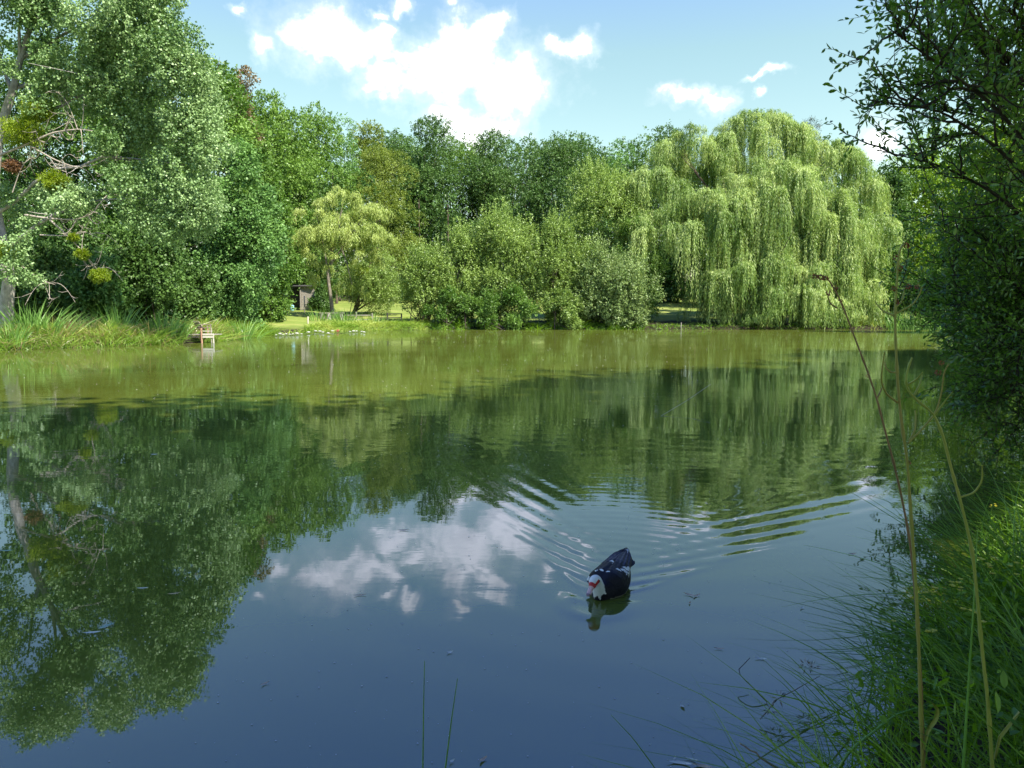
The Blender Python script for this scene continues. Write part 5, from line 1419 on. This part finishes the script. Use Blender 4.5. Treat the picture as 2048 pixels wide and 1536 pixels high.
float_leaf('tan leaf spread in a V floating to the right of the duck', [(1378, 1190, 24, -42, .22, fb), (1394, 1192, 20, 40, .22, fb)])
float_leaf('tiny pink-brown leaf scrap just below the V-shaped leaf', [(1380, 1206, 7, 60, .5, fb)])
float_leaf('reddish-brown leaf floating left of the duck on the mirrored cloud', [(806, 1061, 22, 8, .25, fb)])
float_leaf('brown leaf floating at the right edge of the open water', [(1705, 1108, 17, 5, .3, fb)])
float_leaf('small yellowish leaf floating right of and below the V-shaped leaf', [(1605, 1216, 11, 30, .35, fp)])
float_leaf('small light leaf scrap floating above the two rush blades', [(900, 1305, 13, 25, .35, fp)])
float_leaf('narrow brown leaf floating alone on dark water at lower left', [(530, 1368, 17, 48, .22, fb)])
float_leaf('yellow-brown leaf floating at bottom right of the two rush blades', [(967, 1520, 20, 52, .3, fb)])
float_leaf('small tan leaf floating right at the foot of the shorter rush blade', [(904, 1523, 11, 38, .35, fp)])
float_leaf('white curled leaf debris floating at the bottom edge', [(1360, 1528, 46, -14, .16, fp), (1382, 1520, 26, -30, .15, fp), (1350, 1518, 14, 60, .2, fp)])
float_leaf('brown leaf floating right beside the white debris at the bottom', [(1404, 1534, 36, -18, .2, fb)])
float_leaf('translucent pale leaf scrap floating left of the crooked twig', [(1366, 1412, 16, 100, .35, fp)])
float_leaf('small drab leaf floating near the end of the sprawling rushes', [(1438, 1298, 18, -15, .18, fb)])
float_leaf('pale leaf floating in the left tree reflection, upper of two', [(285, 1177, 22, 6, .16, fp)])
float_leaf('brownish leaf floating in the left tree reflection, lower of two', [(348, 1188, 24, 20, .14, fb)])
float_leaf('dark leaf floating just below the mirrored white cloud', [(720, 1191, 24, 14, .15, fb)])
float_leaf('pale blue-green leaf floating at the left edge', [(12, 1102, 28, 5, .15, fg)])
float_leaf('small pale leaf floating where the left reflection darkens', [(308, 909, 14, 10, .25, fp)])
float_leaf('yellowish leaf tip caught on the crooked twig', [(1522, 1318, 22, -15, .25, fp)])

def specks():
    rng = np.random.default_rng(17); mb = MB()
    n = 1500
    Y = 2.5 * (30) ** rng.random(n); u = rng.uniform(-.72, .62, n)
    for y, uu in zip(Y, u):
        x = uu * y
        r = (.0022 + .00042 * y) * rng.uniform(.35, 1.0) ** 1.5 * (1 if y < 12 else 1.0)
        a = np.arange(5) * 2 * PI / 5 + rng.random() * 6
        v = np.vstack([[x, y, .004 + r * .3], np.stack([x + np.cos(a) * r * 1.4, y + np.sin(a) * r, np.full(5, .0025)], -1)])
        if pond_sd(np.array([x]), np.array([y]))[0] > -.3: continue
        mb.add(v, [[0, i + 1, (i + 1) % 5 + 1] for i in range(5)], .5)
    o = mb.build('floating_specks', M['speck']); tag(o, 'tiny pale specks of pollen and fluff drifting on the water', kind='stuff')
specks()
# thin fishing line slanting into the water
a, b = on_water(1322, 832, .0), on_water(1422, 768, .35)
mb = MB(); mb.tube(np.array([a, (a + b) / 2 - [0, 0, .02], b]), .0028, 5); tag(mb.build('fishing_line', M['line'], origin=a), 'thin pale fishing line slanting out of the water in mid pond', 'line')

# ------------------------------------------------------------------ sky, sun, camera
def world():
    w = bpy.data.worlds.new('World'); sc.world = w; w.use_nodes = True
    nt = w.node_tree; nt.nodes.clear(); L = nt.links
    out = N(nt, 'ShaderNodeOutputWorld'); bg = N(nt, 'ShaderNodeBackground'); bg.inputs['Strength'].default_value = SKY_STRENGTH
    sky = N(nt, 'ShaderNodeTexSky', sky_type='NISHITA'); sky.sun_disc = False; sky.sun_elevation = SUN_EL; sky.sun_rotation = SUN_AZ
    sky.air_density = 1.0; sky.dust_density = .6; sky.ozone_density = 1.6; sky.altitude = 100
    tc = N(nt, 'ShaderNodeTexCoord'); sp = N(nt, 'ShaderNodeSeparateXYZ'); L.new(tc.outputs['Generated'], sp.inputs[0])
    az = N(nt, 'ShaderNodeMath', operation='ARCTAN2'); L.new(sp.outputs['X'], az.inputs[0]); L.new(sp.outputs['Y'], az.inputs[1])
    el = N(nt, 'ShaderNodeMath', operation='ARCSINE'); L.new(sp.outputs['Z'], el.inputs[0])
    cb = N(nt, 'ShaderNodeCombineXYZ'); L.new(az.outputs[0], cb.inputs[0]); L.new(el.outputs[0], cb.inputs[1])
    wn = N(nt, 'ShaderNodeTexNoise'); wn.inputs['Scale'].default_value = 22; wn.inputs['Detail'].default_value = 7; wn.inputs['Roughness'].default_value = .6; L.new(cb.outputs[0], wn.inputs['Vector'])
    ws = N(nt, 'ShaderNodeVectorMath', operation='SUBTRACT'); L.new(wn.outputs['Color'], ws.inputs[0]); ws.inputs[1].default_value = (.5, .5, .5)
    wm = N(nt, 'ShaderNodeVectorMath', operation='SCALE'); wm.inputs['Scale'].default_value = .06; L.new(ws.outputs[0], wm.inputs[0])
    wa = N(nt, 'ShaderNodeVectorMath', operation='ADD'); L.new(cb.outputs[0], wa.inputs[0]); L.new(wm.outputs[0], wa.inputs[1])
    wz = N(nt, 'ShaderNodeVectorMath', operation='MULTIPLY'); L.new(wa.outputs[0], wz.inputs[0]); wz.inputs[1].default_value = (1, 1, 0)
    def ae(px, py):
        d = ray(px, py); return math.atan2(d[0], d[1]), math.atan2(d[2], math.hypot(d[0], d[1]))
    clouds = [(640, 72, 95, 62), (715, 82, 85, 45), (600, 70, 52, 42), (535, 92, 30, 26), (690, 105, 60, 28), (770, 72, 38, 28),
              (940, 150, 135, 72), (1005, 165, 88, 72), (880, 128, 72, 42), (785, 162, 72, 34), (748, 180, 34, 22), (920, 72, 46, 42), (975, 60, 50, 34), (1000, 44, 26, 22), (945, 262, 78, 44), (900, 235, 50, 26), (1055, 185, 44, 58), (820, 122, 34, 22), (960, 95, 60, 30),
              (1140, 98, 56, 18), (1165, 94, 34, 26), (1100, 88, 20, 14), (1375, 190, 62, 15), (1432, 200, 26, 20), (1328, 184, 24, 12), (1525, 150, 38, 8), (1556, 146, 22, 10), (1515, 188, 12, 12),
              (755, 20, 20, 15), (802, 12, 18, 20), (908, 8, 24, 14), (480, 28, 18, 12), (1755, 280, 40, 36), (1000, 262, 40, 30)]
    prev = None
    for (px, py, rx, ry) in clouds:
        a, e = ae(px, py); a2, _ = ae(px + rx, py); _, e2 = ae(px, py - ry)
        sb = N(nt, 'ShaderNodeVectorMath', operation='SUBTRACT'); L.new(wz.outputs[0], sb.inputs[0]); sb.inputs[1].default_value = (a, e, 0)
        ml = N(nt, 'ShaderNodeVectorMath', operation='MULTIPLY'); L.new(sb.outputs[0], ml.inputs[0]); ml.inputs[1].default_value = (1 / (a2 - a), 1 / (e2 - e), 0)
        ln = N(nt, 'ShaderNodeVectorMath', operation='LENGTH'); L.new(ml.outputs[0], ln.inputs[0])
        iv = N(nt, 'ShaderNodeMath', operation='SUBTRACT'); iv.inputs[0].default_value = 1.0; L.new(ln.outputs['Value'], iv.inputs[1])
        if prev is None: prev = iv
        else:
            mx = N(nt, 'ShaderNodeMath', operation='SMOOTH_MAX'); mx.inputs[2].default_value = .25
            L.new(prev.outputs[0], mx.inputs[0]); L.new(iv.outputs[0], mx.inputs[1]); prev = mx
    no = N(nt, 'ShaderNodeTexNoise'); no.inputs['Scale'].default_value = 26; no.inputs['Detail'].default_value = 9; no.inputs['Roughness'].default_value = .62
    L.new(cb.outputs[0], no.inputs['Vector'])
    na = N(nt, 'ShaderNodeMath', operation='MULTIPLY_ADD'); na.inputs[1].default_value = 2.1; na.inputs[2].default_value = -1.02; L.new(no.outputs['Fac'], na.inputs[0])
    ad = N(nt, 'ShaderNodeMath', operation='ADD'); L.new(prev.outputs[0], ad.inputs[0]); L.new(na.outputs[0], ad.inputs[1])
    mr = N(nt, 'ShaderNodeMapRange', interpolation_type='SMOOTHSTEP'); mr.inputs['From Min'].default_value = -.16; mr.inputs['From Max'].default_value = .95
    L.new(ad.outputs[0], mr.inputs['Value'])
    mv = N(nt, 'ShaderNodeMapRange', interpolation_type='SMOOTHSTEP'); mv.inputs['From Min'].default_value = -.75; mv.inputs['From Max'].default_value = .7; mv.inputs['To Max'].default_value = .27
    L.new(ad.outputs[0], mv.inputs['Value'])
    mrv = N(nt, 'ShaderNodeMath', operation='MAXIMUM'); L.new(mr.outputs[0], mrv.inputs[0]); L.new(mv.outputs[0], mrv.inputs[1])
    n2 = N(nt, 'ShaderNodeTexNoise'); n2.inputs['Scale'].default_value = 12; n2.inputs['Detail'].default_value = 4; L.new(cb.outputs[0], n2.inputs['Vector'])
    cc = N(nt, 'ShaderNodeValToRGB'); cc.color_ramp.elements[0].position = .30; cc.color_ramp.elements[1].position = .52
    k = 1.0 / SKY_STRENGTH
    cc.color_ramp.elements[0].color = (.66 * CLOUD * k, .70 * CLOUD * k, .76 * CLOUD * k, 1); cc.color_ramp.elements[1].color = (1.25 * CLOUD * k, 1.25 * CLOUD * k, 1.25 * CLOUD * k, 1)
    L.new(n2.outputs['Fac'], cc.inputs[0])
    ti = N(nt, 'ShaderNodeMix', data_type='RGBA', blend_type='MULTIPLY'); ti.inputs['Factor'].default_value = 1.0
    tr = N(nt, 'ShaderNodeValToRGB'); L.new(el.outputs[0], tr.inputs[0]); e_ = tr.color_ramp.elements      # radians above the horizon
    e_[0].position = .05; e_[0].color = (1.05, .94, .64, 1); e_[1].position = .75; e_[1].color = (.60, .82, 1.55, 1)
    x_ = e_.new(.32); x_.color = (1.03, 1.04, .73, 1); x_ = e_.new(.42); x_.color = (.95, 1.0, .98, 1); x_ = e_.new(.55); x_.color = (.80, .93, 1.2, 1)
    L.new(tr.outputs[0], ti.inputs['B'])
    L.new(sky.outputs[0], ti.inputs['A'])
    mix = N(nt, 'ShaderNodeMix', data_type='RGBA'); L.new(mrv.outputs[0], mix.inputs['Factor']); L.new(ti.outputs['Result'], mix.inputs['A']); L.new(cc.outputs[0], mix.inputs['B'])
    L.new(mix.outputs['Result'], bg.inputs['Color']); L.new(bg.outputs[0], out.inputs['Surface'])
SKY_STRENGTH, CLOUD, SKY_TINT = .112, .66, (1.0, 1.0, 1.0, 1)
world()

sun = bpy.data.lights.new('sun', 'SUN'); sun.energy = 5.0; sun.angle = R(.55); sun.color = (1, .94, .84)
so = bpy.data.objects.new('sun', sun); COL.objects.link(so)
sd = Vector((math.sin(SUN_AZ) * math.cos(SUN_EL), math.cos(SUN_AZ) * math.cos(SUN_EL), math.sin(SUN_EL)))
so.rotation_euler = sd.to_track_quat('Z', 'Y').to_euler(); so.location = sd * 60

cam = bpy.data.cameras.new('camera'); cam.sensor_width = 36; cam.lens = 18 * F_PX / 1024; cam.clip_end = 3000; cam.clip_start = .05
co = bpy.data.objects.new('camera', cam); COL.objects.link(co); co.location = (0, 0, H_CAM); co.rotation_euler = (PI / 2 - PITCH, 0, 0)
sc.camera = co
sc.view_settings.view_transform = 'Standard'; sc.view_settings.look = 'None'; sc.view_settings.gamma = 1.0; sc.view_settings.exposure = 1.38
sc.cycles.max_bounces = 6; sc.cycles.diffuse_bounces = 3; sc.cycles.glossy_bounces = 3; sc.cycles.transmission_bounces = 3; sc.cycles.transparent_max_bounces = 4
sc.cycles.use_denoising = True; sc.cycles.denoiser = 'OPENIMAGEDENOISE'; sc.cycles.denoising_input_passes = 'RGB_ALBEDO_NORMAL'
sc.cycles.sample_clamp_indirect = 4.0
